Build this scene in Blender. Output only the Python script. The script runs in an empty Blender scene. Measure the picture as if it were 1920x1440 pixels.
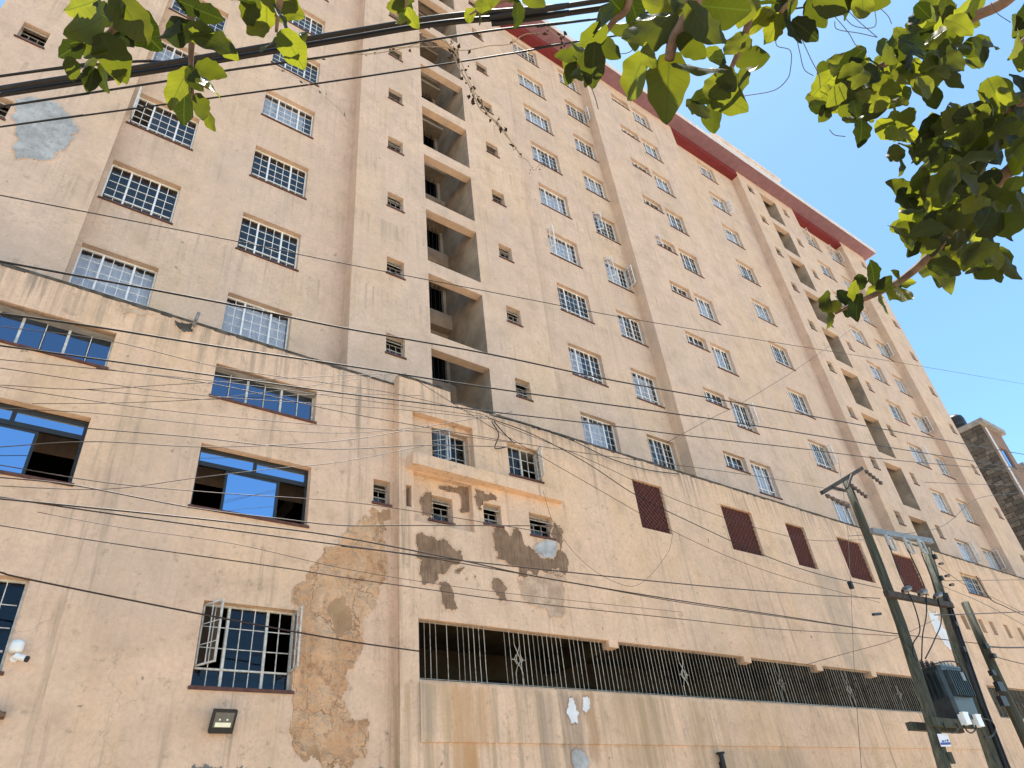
import bpy, math, random
from mathutils import Vector, Matrix, Quaternion
random.seed(11)
R = math.radians
scene = bpy.context.scene
C = scene.collection

# ------------------------------------------------------------------ camera
FPX = 1315.1
PITCH, YAW, ROLL = R(35.435), R(39.742), R(-6.789)
EYE = Vector((0, 0, 1.65))
fwd = Vector((math.sin(YAW)*math.cos(PITCH), math.cos(YAW)*math.cos(PITCH), math.sin(PITCH)))
rt0 = Vector((math.cos(YAW), -math.sin(YAW), 0)); up0 = rt0.cross(fwd)
rgt = math.cos(ROLL)*rt0 + math.sin(ROLL)*up0
upv = -math.sin(ROLL)*rt0 + math.cos(ROLL)*up0
cd = bpy.data.cameras.new('camera'); cam = bpy.data.objects.new('camera', cd); C.objects.link(cam)
cd.sensor_fit = 'HORIZONTAL'; cd.sensor_width = 36; cd.lens = 36*FPX/1920
cd.clip_start = 0.05; cd.clip_end = 3000
m = Matrix((rgt, upv, -fwd)).transposed().to_4x4(); m.translation = EYE
cam.matrix_world = m
scene.camera = cam

# ------------------------------------------------------------------ light
SUN = Vector((0.12, 0.06, 0.99)).normalized()
w = bpy.data.worlds.new('World'); scene.world = w; w.use_nodes = True
nt = w.node_tree; nt.nodes.clear()
so = nt.nodes.new('ShaderNodeOutputWorld'); sb = nt.nodes.new('ShaderNodeBackground'); st = nt.nodes.new('ShaderNodeTexSky')
st.sky_type = 'NISHITA'; st.sun_disc = False
st.sun_elevation = math.asin(SUN.z); st.sun_rotation = math.atan2(SUN.x, SUN.y)
st.altitude = 1700; st.air_density = 0.6; st.dust_density = 1.5; st.ozone_density = 0.0
sb.inputs[1].default_value = 0.14
tn = nt.nodes.new('ShaderNodeMix'); tn.data_type = 'RGBA'; tn.blend_type = 'MULTIPLY'; tn.inputs[0].default_value = 1; tn.inputs[7].default_value = (.84, 1.08, 1.0, 1)
nt.links.new(st.outputs[0], tn.inputs[6]); nt.links.new(tn.outputs[2], sb.inputs[0]); nt.links.new(sb.outputs[0], so.inputs[0])
ld = bpy.data.lights.new('sun', 'SUN'); ld.energy = 4.5; ld.angle = R(0.5); ld.color = (1, .95, .87)
sun = bpy.data.objects.new('sun', ld); C.objects.link(sun); sun.rotation_euler = SUN.to_track_quat('Z', 'Y').to_euler()
sun.location = (10, 0, 60)
vs = scene.view_settings
vs.view_transform = 'Standard'; vs.look = 'None'; vs.gamma = 1; vs.use_curve_mapping = False
vs.exposure = 1.70
scene.cycles.max_bounces = 8; scene.cycles.transparent_max_bounces = 16

# ------------------------------------------------------------------ helpers
def at(px, py, Y):
    d = rgt*((px-960)/FPX) + upv*(-(py-720)/FPX) + fwd
    return EYE + d*(Y/d.y)
def atd(px, py, dist):
    d = rgt*((px-960)/FPX) + upv*(-(py-720)/FPX) + fwd
    return EYE + d*dist          # dist = depth along the view axis

class MB:
    def __init__(s): s.v = []; s.f = []; s.mi = []; s.cur = 0
    def face(s, pts):
        n = len(s.v); s.v += [tuple(p) for p in pts]; s.f.append(tuple(range(n, n+len(pts)))); s.mi.append(s.cur)
    def box(s, x0, x1, y0, y1, z0, z1):
        n = len(s.v)
        s.v += [(x0,y0,z0),(x1,y0,z0),(x1,y1,z0),(x0,y1,z0),(x0,y0,z1),(x1,y0,z1),(x1,y1,z1),(x0,y1,z1)]
        for q in ((0,3,2,1),(4,5,6,7),(0,1,5,4),(1,2,6,5),(2,3,7,6),(3,0,4,7)):
            s.f.append(tuple(n+i for i in q)); s.mi.append(s.cur)
    def obox(s, c, ax, ay, az):     # oriented box: centre and three half vectors
        n = len(s.v)
        for k in ((-1,-1,-1),(1,-1,-1),(1,1,-1),(-1,1,-1),(-1,-1,1),(1,-1,1),(1,1,1),(-1,1,1)):
            s.v.append(tuple(c+ax*k[0]+ay*k[1]+az*k[2]))
        for q in ((0,3,2,1),(4,5,6,7),(0,1,5,4),(1,2,6,5),(2,3,7,6),(3,0,4,7)):
            s.f.append(tuple(n+i for i in q)); s.mi.append(s.cur)
    def bar(s, a, b, w, h, up=Vector((0,0,1))):
        a = Vector(a); b = Vector(b); d = b-a; L = d.length; d.normalize()
        sd = d.cross(up)
        if sd.length < 1e-3: sd = d.cross(Vector((0,1,0)))
        sd.normalize(); u = sd.cross(d)
        s.obox((a+b)/2, d*(L/2), sd*(w/2), u*(h/2))
    def tube(s, pts, rad, n=6, cap=True):
        pts = [Vector(p) for p in pts]; k = len(pts)
        rads = rad if isinstance(rad, (list, tuple)) else [rad]*k
        base = len(s.v); ref = None
        for i, p in enumerate(pts):
            t = (pts[min(i+1,k-1)]-pts[max(i-1,0)]).normalized()
            if ref is None:
                ref = t.orthogonal().normalized()
            ref = (ref - t*ref.dot(t)).normalized(); b = t.cross(ref)
            for j in range(n):
                a = 2*math.pi*j/n
                s.v.append(tuple(p+(ref*math.cos(a)+b*math.sin(a))*rads[i]))
        for i in range(k-1):
            for j in range(n):
                j2 = (j+1) % n
                s.f.append((base+i*n+j, base+i*n+j2, base+(i+1)*n+j2, base+(i+1)*n+j)); s.mi.append(s.cur)
        if cap:
            s.f.append(tuple(base+j for j in range(n))[::-1]); s.mi.append(s.cur)
            s.f.append(tuple(base+(k-1)*n+j for j in range(n))); s.mi.append(s.cur)
    def lathe(s, c, prof, n=12):    # prof: (radius, z)
        s.tube([Vector(c)+Vector((0,0,z)) for r_, z in prof], [max(r_, 1e-4) for r_, z in prof], n)
    def mesh(s, name, mats, smooth=False):
        me = bpy.data.meshes.new(name); me.from_pydata(s.v, [], s.f)
        for mm in (mats if isinstance(mats, (list, tuple)) else [mats]): me.materials.append(mm)
        if any(s.mi): me.polygons.foreach_set('material_index', s.mi)
        if smooth: me.polygons.foreach_set('use_smooth', [True]*len(me.polygons))
        me.update(); return me

def inherit(o, parent):
    o.parent = parent
def link(name, me, parent=None, loc=None, rot=None, scale=None, world=False):
    o = bpy.data.objects.new(name, me); C.objects.link(o)
    if loc is not None: o.location = loc
    if rot is not None: o.rotation_euler = rot
    if scale is not None: o.scale = scale
    if parent is not None:
        o.parent = parent
        if world:   # mesh data is in world coordinates
            g = parent; M = Matrix.Identity(4)
            chain = []
            while g is not None: chain.append(g); g = g.parent
            for g in reversed(chain): M = M @ g.matrix_parent_inverse @ Matrix.LocRotScale(g.location, g.rotation_euler, g.scale)
            o.matrix_parent_inverse = M.inverted()
    return o
def tag(o, label, cat, group=None, kind=None):
    o['label'] = label; o['category'] = cat
    if group: o['group'] = group
    if kind: o['kind'] = kind
    return o
def thing(name, label, cat, loc=(0,0,0), group=None, rotz=0):
    o = bpy.data.objects.new(name, None); C.objects.link(o); o.location = loc; o.rotation_euler = (0,0,rotz)
    o.empty_display_size = .2
    return tag(o, label, cat, group)
def structure(name, mb, mat):
    o = link(name, mb.mesh(name, mat)); o['kind'] = 'structure'; return o

# ------------------------------------------------------------------ materials
class NM:
    def __init__(s, name):
        s.m = bpy.data.materials.new(name); s.m.use_nodes = True; s.t = s.m.node_tree; s.n = s.t.nodes
        s.b = s.n['Principled BSDF']; s.out = s.n['Material Output']
    def l(s, a, b): s.t.links.new(a, b)
    def set(s, sock, v):
        if hasattr(v, 'is_output'): s.l(v, sock)
        else: sock.default_value = v
    def pos(s): return s.n.new('ShaderNodeNewGeometry').outputs['Position']
    def obj(s): return s.n.new('ShaderNodeTexCoord').outputs['Object']
    def xyz(s, v):
        q = s.n.new('ShaderNodeSeparateXYZ'); s.l(v, q.inputs[0]); return q.outputs
    def sc(s, v, k):
        q = s.n.new('ShaderNodeVectorMath'); q.operation = 'MULTIPLY'; s.l(v, q.inputs[0]); q.inputs[1].default_value = k; return q.outputs[0]
    def noise(s, v, scale=1, detail=4, rough=.55, dist=0):
        q = s.n.new('ShaderNodeTexNoise'); s.l(v, q.inputs['Vector']); q.inputs['Scale'].default_value = scale
        q.inputs['Detail'].default_value = detail; q.inputs['Roughness'].default_value = rough; q.inputs['Distortion'].default_value = dist
        return q.outputs['Fac']
    def voro(s, v, scale, feat='DISTANCE_TO_EDGE'):
        q = s.n.new('ShaderNodeTexVoronoi'); q.feature = feat; s.l(v, q.inputs['Vector']); q.inputs['Scale'].default_value = scale
        return q.outputs['Distance']
    def math(s, op, a, b=0.0, c=None):
        q = s.n.new('ShaderNodeMath'); q.operation = op; s.set(q.inputs[0], a); s.set(q.inputs[1], b)
        if c is not None: s.set(q.inputs[2], c)
        return q.outputs[0]
    def ramp(s, v, lo, hi, a=0.0, b=1.0, smooth=True):
        q = s.n.new('ShaderNodeMapRange'); q.interpolation_type = 'SMOOTHSTEP' if smooth else 'LINEAR'
        s.set(q.inputs[0], v); q.inputs[1].default_value = lo; q.inputs[2].default_value = hi; q.inputs[3].default_value = a; q.inputs[4].default_value = b
        return q.outputs[0]
    def mix(s, f, a, b, mode='MIX'):
        q = s.n.new('ShaderNodeMix'); q.data_type = 'RGBA'; q.blend_type = mode
        s.set(q.inputs[0], f)
        for k, v in ((6, a), (7, b)):
            if isinstance(v, tuple): q.inputs[k].default_value = (*v[:3], 1)
            else: s.l(v, q.inputs[k])
        return q.outputs[2]
    def bump(s, h, strength=.3, dist=.02):
        q = s.n.new('ShaderNodeBump'); q.inputs['Strength'].default_value = strength; q.inputs['Distance'].default_value = dist
        s.l(h, q.inputs['Height']); s.l(q.outputs[0], s.b.inputs['Normal'])
    def done(s, col, rough=.9, spec=.2, metal=0):
        if isinstance(col, tuple): s.b.inputs['Base Color'].default_value = (*col[:3], 1)
        else: s.l(col, s.b.inputs['Base Color'])
        s.set(s.b.inputs['Roughness'], rough); s.b.inputs['Specular IOR Level'].default_value = spec; s.b.inputs['Metallic'].default_value = metal
        return s.m

def mul(c, k): return tuple(min(1, x*k) for x in c)
def boxmask(n, x, z, wx, wz, x0, x1, z0, z1, e=.05, ez=.15):
    a = n.math('ADD', x, wx); b = n.math('ADD', z, wz)
    r = n.math('MULTIPLY', n.ramp(a, x0-e, x0+e), n.ramp(a, x1-e, x1+e, 1, 0))
    r2 = n.math('MULTIPLY', n.ramp(b, z0-ez, z0+ez), n.ramp(b, z1-ez, z1+ez, 1, 0))
    return n.math('MULTIPLY', r, r2)

def plaster(name, base, tint, warm, grime, streak=.35, bump=.25, stains_and_shade=(), top=None, skirting=None, sillrun=None, floors=None):
    n = NM(name); p = n.pos(); x, y, z = n.xyz(p)
    big = n.noise(p, .22, 3, .6); mid = n.noise(p, 1.3, 6, .66); fine = n.noise(p, 16, 4, .65)
    col = n.mix(n.ramp(big, .35, .68), base, tint)
    col = n.mix(n.math('MULTIPLY', n.ramp(n.noise(n.sc(p, (.35, .35, .16)), 1, 3, .6), .48, .62), .75), col, warm)
    # bands of different paint coats
    vb = n.noise(n.sc(p, (1.1, 1.1, .07)), 1, 3, .6)
    col = n.mix(n.ramp(vb, .40, .62, .0, .32), col, mul(tint, 1.10))
    col = n.mix(n.ramp(vb, .52, .34, .0, .30), col, mul(warm, .86))
    # trowel blotches
    col = n.mix(n.ramp(mid, .46, .68, 0, .6), col, mul(base, 1.15))
    col = n.mix(n.ramp(mid, .5, .28, 0, .7), col, mul(base, .72))
    col = n.mix(n.ramp(n.noise(n.sc(p, (4, 4, 1.6)), 1, 5, .7), .56, .74, 0, .35), col, mul(base, .70))
    # rain streaks
    sv = n.sc(p, (7.0, 7.0, .33)); s1 = n.noise(sv, 1, 5, .7)
    sv2 = n.sc(p, (2.2, 2.2, .12)); s2 = n.noise(sv2, 1, 4, .6)
    sm = n.math('MULTIPLY', n.ramp(s1, .46, .72), n.ramp(s2, .42, .66))
    col = n.mix(n.math('MULTIPLY', sm, streak), col, grime)
    col = n.mix(n.math('MULTIPLY', n.ramp(n.noise(p, 5.5, 6, .7), .56, .72), .55), col, grime)
    col = n.mix(n.ramp(fine, .38, .66, .0, .32), col, mul(base, .68))
    # hairline cracks
    wv = n.n.new('ShaderNodeVectorMath'); wv.operation = 'ADD'; n.l(n.sc(p, (.45, .45, .30)), wv.inputs[0])
    q = n.n.new('ShaderNodeTexNoise'); n.l(p, q.inputs['Vector']); q.inputs['Scale'].default_value = .9; q.inputs['Detail'].default_value = 6; n.l(q.outputs['Color'], wv.inputs[1])
    ck = n.math('MULTIPLY', n.ramp(n.voro(wv.outputs[0], 1.0), 0, .006, 1, 0), n.ramp(n.noise(p, .5, 2, .5), .5, .6))
    col = n.mix(n.math('MULTIPLY', ck, .28), col, mul(grime, .7))
    # pits
    pit = n.ramp(n.noise(p, 4.5, 2, .5), .74, .78)
    col = n.mix(n.math('MULTIPLY', pit, .6), col, mul(grime, .6))
    wx = n.math('MULTIPLY', n.math('SUBTRACT', n.noise(n.sc(p, (3, 3, .9)), 1, 5, .65), .5), .35)
    wz = n.math('MULTIPLY', n.math('SUBTRACT', n.noise(n.sc(p, (5, 5, 2)), 1, 4, .6), .5), .5)
    if floors:           # lift joints between storeys and runs below the sill line
        ph = n.math('FRACT', n.math('DIVIDE', n.math('SUBTRACT', z, floors), 3.0))
        jn = n.math('ADD', ph, n.math('MULTIPLY', n.math('SUBTRACT', n.noise(p, 1.5, 3, .6), .5), .01))
        jl = n.math('MULTIPLY', n.ramp(n.math('ABSOLUTE', n.math('SUBTRACT', jn, .5)), .0, .004, 1, 0), n.ramp(n.noise(p, .35, 3, .6), .46, .56))
        col = n.mix(n.math('MULTIPLY', jl, .35), col, mul(grime, .8))
        run = n.math('MULTIPLY', n.ramp(ph, .45, 1.0), n.ramp(n.noise(n.sc(p, (9, 9, .25)), 1, 4, .65), .5, .7))
        col = n.mix(n.math('MULTIPLY', run, .5), col, grime)
        band = n.noise(n.sc(p, (.25, .25, .0)), 1, 2, .5)
        fl = n.n.new('ShaderNodeTexWhiteNoise'); fl.noise_dimensions = '1D'; n.l(n.math('FLOOR', n.math('DIVIDE', n.math('ADD', n.math('SUBTRACT', z, floors), n.math('MULTIPLY', band, 4.0)), 3.0)), fl.inputs['W'])
        col = n.mix(n.math('MULTIPLY', fl.outputs['Value'], .22), col, mul(tint, .88))
    if sillrun:          # runs of dirt below the open gallery
        z1, c1, c2 = sillrun
        rr = n.noise(n.sc(p, (3.4, 3.4, .16)), 1, 4, .6)
        below = n.math('MULTIPLY', n.ramp(z, z1, z1-.1), n.ramp(x, 12.5, 17, 1, .38))
        col = n.mix(n.math('MULTIPLY', n.math('MULTIPLY', n.ramp(rr, .48, .66), below), .75), col, c1)
        rr2 = n.noise(n.sc(p, (4.1, 9, .2)), 1.3, 4, .6)
        col = n.mix(n.math('MULTIPLY', n.math('MULTIPLY', n.ramp(rr2, .54, .7), below), .6), col, c2)
    for (x0, x1, z0, z1, c, k, e) in stains_and_shade:
        mk = boxmask(n, x, z, wx, wz, x0, x1, z0, z1, e)
        mk = n.math('MULTIPLY', mk, n.ramp(s1, .3, .62, .45, 1))
        col = n.mix(n.math('MULTIPLY', mk, k), col, c)
    if top:              # weathering running down from the parapet
        z1, dz, c = top
        mk = n.math('MULTIPLY', n.ramp(z, z1-dz, z1), n.ramp(s1, .42, .7))
        col = n.mix(n.math('MULTIPLY', mk, .75), col, c)
    if skirting:
        zz = n.math('ADD', z, n.math('MULTIPLY', n.math('SUBTRACT', n.noise(p, 2.3, 6, .75), .5), .75))
        col = n.mix(n.ramp(zz, skirting+.01, skirting-.01), col, (.16, .155, .15))
    h = n.math('ADD', n.math('MULTIPLY', n.noise(p, 9, 6, .65), 1.0), n.math('MULTIPLY', n.noise(n.sc(p, (14, 14, 3)), 1, 3, .6), .6))
    h = n.math('SUBTRACT', h, n.math('MULTIPLY', pit, .5))
    n.bump(h, bump, .025)
    return n.done(col, .93, .12)

def simple(name, col, rough=.6, spec=.3, metal=0, var=.12, scale=12, bump=0):
    n = NM(name); p = n.obj()
    nz = n.noise(p, scale, 4, .6)
    c = n.mix(n.ramp(nz, .3, .7), mul(col, 1-var), mul(col, 1+var))
    if bump: n.bump(nz, bump, .01)
    return n.done(c, rough, spec, metal)

M = {}
M['tower'] = plaster('tower_plaster', (.64, .460, .340), (.575, .425, .333), (.66, .464, .305), (.30, .24, .18), .42, .24, floors=12.89)
M['podium1'] = plaster('podium_plaster_left', (.68, .466, .325), (.615, .438, .324), (.69, .464, .292), (.24, .185, .13), .85, .4,
    stains_and_shade=[(1.2, 2.6, 5.2, 9.6, (.45, .35, .27), .35, .5)], top=(11.8, 1.2, (.24, .20, .16)), skirting=3.50)
M['podium2'] = plaster('podium_plaster_right', (.69, .47, .325), (.62, .442, .318), (.70, .47, .288), (.24, .18, .125), .8, .4,
    stains_and_shade=[(7.66, 8.2, 3.0, 4.95, (.46, .26, .12), .65, .06), (8.2, 8.6, 3.9, 4.95, (.50, .28, .13), .5, .12),
            (7.45, 7.66, 3.9, 4.9, (.50, .33, .17), .5, .1), (7.9, 8.22, 2.8, 3.9, (.45, .23, .09), .6, .05),
            (9.7, 10.1, 3.2, 4.9, (.23, .18, .14), .55, .12), (10.35, 10.9, 3.0, 4.9, (.22, .17, .13), .6, .1),
            (11.0, 11.3, 3.6, 4.95, (.33, .19, .10), .75, .06), (11.9, 13.4, 3.4, 4.95, (.38, .27, .16), .6, .3),
            (6.9, 7.3, 4.0, 4.9, (.33, .26, .2), .5, .15), (22.2, 23.6, 6.1, 9.35, (.36, .29, .22), .62, .22),  # second entry: soft shadow below a lattice opening, painted into the wall colour
            (15.0, 18.5, 2.9, 3.85, (.33, .26, .19), .5, .5)],
    top=(11.6, 1.0, (.26, .21, .16)), sillrun=(4.95, (.40, .28, .165), (.32, .24, .17)))
M['stair'] = simple('shaded_stair_plaster', (.33, .255, .19), .95, .1, 0, .25, 1.3, .2)  # same plaster as the tower wall, recess shade put into a darker tone
M['soffit_red'] = simple('red_oxide_paint', (.17, .028, .032), .8, .2, 0, .12, 2)
M['soffit_mauve'] = simple('mauve_roof_paint', (.235, .130, .155), .8, .2, 0, .10, 2.5)
M['edge_white'] = simple('pale_fascia_paint', (.62, .55, .52), .8, .2, 0, .1, 2)
M['concrete'] = simple('grey_concrete', (.30, .28, .26), .9, .2, 0, .25, 3, .2)
M['room'] = simple('room_paint', (.30, .27, .24), .9, .1, 0, .15, 1)
M['gallery'] = simple('shaded_gallery_plaster', (.045, .033, .020), .9, .1, 0, .3, 1.5)  # dingy plaster taken near black, the gallery's shade put into its colour
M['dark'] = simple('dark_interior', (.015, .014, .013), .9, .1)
M['white_frame'] = simple('white_steel_frame', (.74, .74, .73), .5, .4, 0, .1, 6)
M['old_frame'] = simple('weathered_steel_frame', (.52, .50, .46), .6, .3, 0, .25, 9)
M['worn_frame'] = simple('worn_grey_frame', (.36, .33, .29), .65, .3, 0, .25, 9)
M['black_frame'] = simple('dark_aluminium_frame', (.018, .017, .016), .4, .5, 0, .2, 6)
M['sill'] = simple('red_brown_sill', (.105, .048, .038), .75, .25, 0, .25, 9)
M['trellis'] = simple('dark_red_panel', (.055, .012, .009), .7, .3, 0, .2, 5)
M['slat'] = simple('red_brown_slat', (.17, .062, .045), .6, .35, 0, .2, 9)
def m_steel():
    n = NM('dull_steel_bar'); oi = n.n.new('ShaderNodeObjectInfo').outputs['Random']; p = n.pos(); g = n.noise(p, 9, 4, .6)
    c = n.mix(n.ramp(oi, .1, .9), (.25, .22, .175), (.47, .42, .34)); c = n.mix(n.ramp(g, .5, .68, 0, .8), c, (.12, .075, .045)); return n.done(c, .5, .4, .15)
M['steel'] = m_steel()
M['cable'] = simple('black_cable_jacket', (.010, .008, .007), .45, .25, 0, .2, 30)
M['cable_thin'] = simple('brown_service_wire', (.030, .018, .014), .45, .3, 0, .2, 30)
M['wood_pole'] = None
M['black_metal'] = simple('black_housing', (.012, .012, .013), .5, .4, 0, .2, 10)
M['white_plastic'] = simple('white_plastic', (.75, .75, .74), .4, .4, 0, .04, 10)
M['galv'] = simple('galvanised_steel', (.20, .20, .195), .5, .4, .2, .25, 14)
M['arm'] = simple('weathered_arm', (.055, .045, .038), .8, .2, 0, .3, 8)
M['porcelain'] = simple('brown_porcelain', (.05, .036, .03), .3, .5, 0, .2, 14)
M['grey_porcelain'] = simple('pale_porcelain', (.33, .33, .31), .3, .5, 0, .12, 14)
M['peel_brown'] = None

def glass(name, tint=(.90, .92, .95), ior=1.75, glosscol=(1, 1, 1), rough=.015, boost=0.0):
    n = NM(name); t = n.t; n.n.remove(n.b)
    tr = n.n.new('ShaderNodeBsdfTransparent'); tr.inputs[0].default_value = (*tint, 1)
    gl = n.n.new('ShaderNodeBsdfGlossy'); gl.inputs['Color'].default_value = (*glosscol, 1); gl.inputs['Roughness'].default_value = rough
    p = n.pos(); h = n.noise(p, 1.6, 2, .5)
    bp = n.n.new('ShaderNodeBump'); bp.inputs['Strength'].default_value = .05; bp.inputs['Distance'].default_value = .02; n.l(h, bp.inputs['Height']); n.l(bp.outputs[0], gl.inputs['Normal'])
    fr = n.n.new('ShaderNodeFresnel'); fr.inputs['IOR'].default_value = ior
    f = n.math('ADD', fr.outputs[0], boost); f = n.math('MINIMUM', f, 1.0)
    mx = n.n.new('ShaderNodeMixShader'); n.l(f, mx.inputs[0]); n.l(tr.outputs[0], mx.inputs[1]); n.l(gl.outputs[0], mx.inputs[2])
    n.l(mx.outputs[0], n.out.inputs[0]); return n.m
M['glass'] = glass('window_glass')
M['glass_old'] = glass('dusty_window_glass', (.55, .58, .62), 1.5, (.85, .9, 1), .05)
M['film'] = glass('blue_reflective_glass', (.01, .02, .05), 2.2, (.46, .68, 1.0), .012, .56)
M['film_dark'] = glass('blue_grey_reflective_glass', (.06, .08, .10), 2.0, (.36, .46, .64), .09, .34)

def m_curtain():
    n = NM('net_curtain'); p = n.obj()
    c = n.mix(n.ramp(n.noise(p, 3, 3, .5), .3, .7), (.66, .67, .74), (.82, .82, .86)); return n.done(c, .95, .05)
M['curtain'] = m_curtain()
def m_pole():
    n = NM('green_treated_wood'); p = n.obj(); v = n.sc(p, (16, 16, .6)); a = n.noise(v, 1, 5, .65)
    c = n.mix(n.ramp(a, .3, .7), (.028, .032, .024), (.080, .085, .064)); c = n.mix(n.ramp(n.noise(p, .9, 3, .5), .45, .7, 0, .6), c, (.085, .068, .048))
    c = n.mix(n.ramp(n.noise(n.sc(p, (30, 30, .5)), 1, 2, .5), .62, .68, 0, .7), c, (.03, .028, .02))
    n.bump(a, .5, .02); return n.done(c, .85, .2)
M['wood_pole'] = m_pole()
def m_peel(name, a, b, c, lines=True):
    n = NM(name); p = n.pos(); k = n.noise(n.sc(p, (22, 22, 1.6)), 1, 3, .55); g = n.noise(p, 3.2, 6, .65)
    col = n.mix(n.ramp(g, .35, .68), a, b)
    col = n.mix(n.ramp(k, .5, .62, 0, .55 if lines else .15), col, c)
    col = n.mix(n.ramp(n.noise(p, 11, 4, .6), .58, .72, 0, .5), col, mul(c, .7))
    h = n.math('ADD', g, n.math('MULTIPLY', k, .5)); n.bump(h, .6, .03); return n.done(col, .95, .08)
M['peel_brown'] = m_peel('scored_render_coat', (.20, .128, .083), (.275, .18, .12), (.12, .072, .046))
M['peel_mix'] = m_peel('crumbling_render_coat', (.40, .275, .19), (.58, .42, .305), (.24, .155, .105), False)
M['cement'] = m_peel('fresh_cement_patch', (.30, .30, .30), (.47, .465, .46), (.21, .205, .20), False)
M['whitewash'] = m_peel('white_filler_patch', (.62, .62, .62), (.72, .73, .75), (.55, .55, .56), False)
def m_blister():
    n = NM('blistered_orange_paint'); p = n.pos()
    wv = n.n.new('ShaderNodeVectorMath'); wv.operation = 'ADD'; n.l(n.sc(p, (1.5, 1.5, .6)), wv.inputs[0])
    q = n.n.new('ShaderNodeTexNoise'); n.l(p, q.inputs['Vector']); q.inputs['Scale'].default_value = 1.3; q.inputs['Detail'].default_value = 6; q.inputs['Roughness'].default_value = .65
    n.l(n.sc(q.outputs['Color'], (1.5, 1.5, 1.5)), wv.inputs[1])
    v1 = n.voro(wv.outputs[0], 1.2); v2 = n.voro(wv.outputs[0], 3.1)
    g = n.noise(p, 2.2, 6, .68); g2 = n.noise(p, 1.1, 3, .5)
    col = n.mix(n.ramp(g, .35, .7), (.52, .30, .165), (.66, .43, .27))
    crack = n.math('MULTIPLY', n.ramp(v1, 0, .05, 1, 0), n.ramp(g2, .42, .58)); cr2 = n.math('MULTIPLY', n.ramp(v2, 0, .03, 1, 0), n.ramp(g, .48, .62))
    col = n.mix(n.math('MULTIPLY', crack, .85), col, (.22, .115, .06))
    col = n.mix(n.math('MULTIPLY', cr2, .4), col, (.26, .14, .075))
    col = n.mix(n.ramp(n.noise(p, 1.7, 7, .78), .54, .64, 0, .85), col, (.31, .17, .095))
    col = n.mix(n.ramp(n.noise(n.sc(p, (5, 5, 1.2)), 1, 4, .6), .55, .75, 0, .45), col, (.37, .21, .115))
    h = n.math('ADD', n.ramp(v1, 0, .3), n.math('MULTIPLY', g, 1.2)); n.bump(h, .8, .07); return n.done(col, .85, .15)
M['blister'] = m_blister()
def m_leaf():
    n = NM('broad_leaf'); n.n.remove(n.b); p = n.obj(); x, y, z = n.xyz(p)
    ax = n.math('ABSOLUTE', x)
    mid = n.ramp(ax, .008, .022, 1, 0)
    ph = n.math('SUBTRACT', y, n.math('MULTIPLY', ax, .75))
    sv = n.math('ABSOLUTE', n.math('SUBTRACT', n.math('FRACT', n.math('MULTIPLY', ph, 7.0)), .5))
    side = n.ramp(sv, .0, .07, 1, 0)
    vein = n.math('MAXIMUM', mid, n.math('MULTIPLY', side, .7))
    oi = n.n.new('ShaderNodeObjectInfo').outputs['Random']
    g = n.noise(n.pos(), 18, 3, .6)
    base = n.mix(oi, (.008, .011, .003), (.019, .023, .006)); base = n.mix(n.ramp(g, .35, .7, 0, .5), base, (.018, .024, .006))
    base = n.mix(n.math('MULTIPLY', vein, .5), base, (.05, .052, .018))
    tcol = n.mix(n.math('POWER', oi, 1.4), (.03, .045, .002), (.42, .44, .022)); tcol = n.mix(n.math('MULTIPLY', vein, .55), tcol, (.10, .15, .012))
    pr = n.n.new('ShaderNodeBsdfPrincipled'); n.l(base, pr.inputs['Base Color']); pr.inputs['Roughness'].default_value = .5; pr.inputs['Specular IOR Level'].default_value = .15
    tl = n.n.new('ShaderNodeBsdfTranslucent'); n.l(tcol, tl.inputs[0])
    bp = n.n.new('ShaderNodeBump'); bp.inputs['Strength'].default_value = .5; bp.inputs['Distance'].default_value = .01; n.l(vein, bp.inputs['Height'])
    n.l(bp.outputs[0], pr.inputs['Normal'])
    mx = n.n.new('ShaderNodeMixShader'); mx.inputs[0].default_value = .31; n.l(pr.outputs[0], mx.inputs[1]); n.l(tl.outputs[0], mx.inputs[2])
    n.l(mx.outputs[0], n.out.inputs[0]); return n.m
M['leaf'] = m_leaf()
M['bark'] = simple('brown_bark', (.16, .095, .06), .85, .2, 0, .35, 18, .5)
M['dryvine'] = simple('dry_vine_stem', (.30, .24, .17), .85, .2, 0, .2, 20)
M['dryleaf'] = simple('withered_leaf', (.045, .028, .018), .9, .1, 0, .3, 20)
M['tendril'] = simple('bare_tendril', (.10, .08, .09), .8, .2)
def m_ground():
    n = NM('dusty_ground'); p = n.pos(); a = n.noise(p, .4, 6, .65); b = n.noise(p, 7, 4, .6)
    c = n.mix(n.ramp(a, .35, .65), (.36, .29, .21), (.44, .36, .26)); c = n.mix(n.ramp(b, .5, .75, 0, .4), c, (.30, .22, .15)); n.bump(b, .4, .03)
    return n.done(c, .95, .1)
M['ground'] = m_ground()
def m_road():
    n = NM('worn_road'); p = n.pos(); a = n.noise(p, .5, 5, .65); b = n.noise(p, 30, 3, .6)
    c = n.mix(n.ramp(a, .4, .65), (.22, .19, .15), (.34, .28, .215)); c = n.mix(n.ramp(b, .4, .7, 0, .3), c, (.08, .075, .07)); n.bump(b, .4, .02); return n.done(c, .95, .1)
M['road'] = m_road()
def m_stone():
    n = NM('rough_dark_stone'); p = n.pos(); oi = n.n.new('ShaderNodeObjectInfo').outputs['Random']; a = n.noise(p, 5, 6, .7)
    c = n.mix(oi, (.085, .075, .065), (.20, .175, .145)); c = n.mix(n.ramp(a, .4, .7, 0, .6), c, (.055, .05, .045)); n.bump(a, .8, .04); return n.done(c, .95, .1)
M['stone'] = m_stone()
M['neighbour'] = plaster('red_brown_plaster', (.27, .175, .13), (.25, .165, .125), (.28, .18, .13), (.25, .15, .11), .35, .2)
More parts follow.
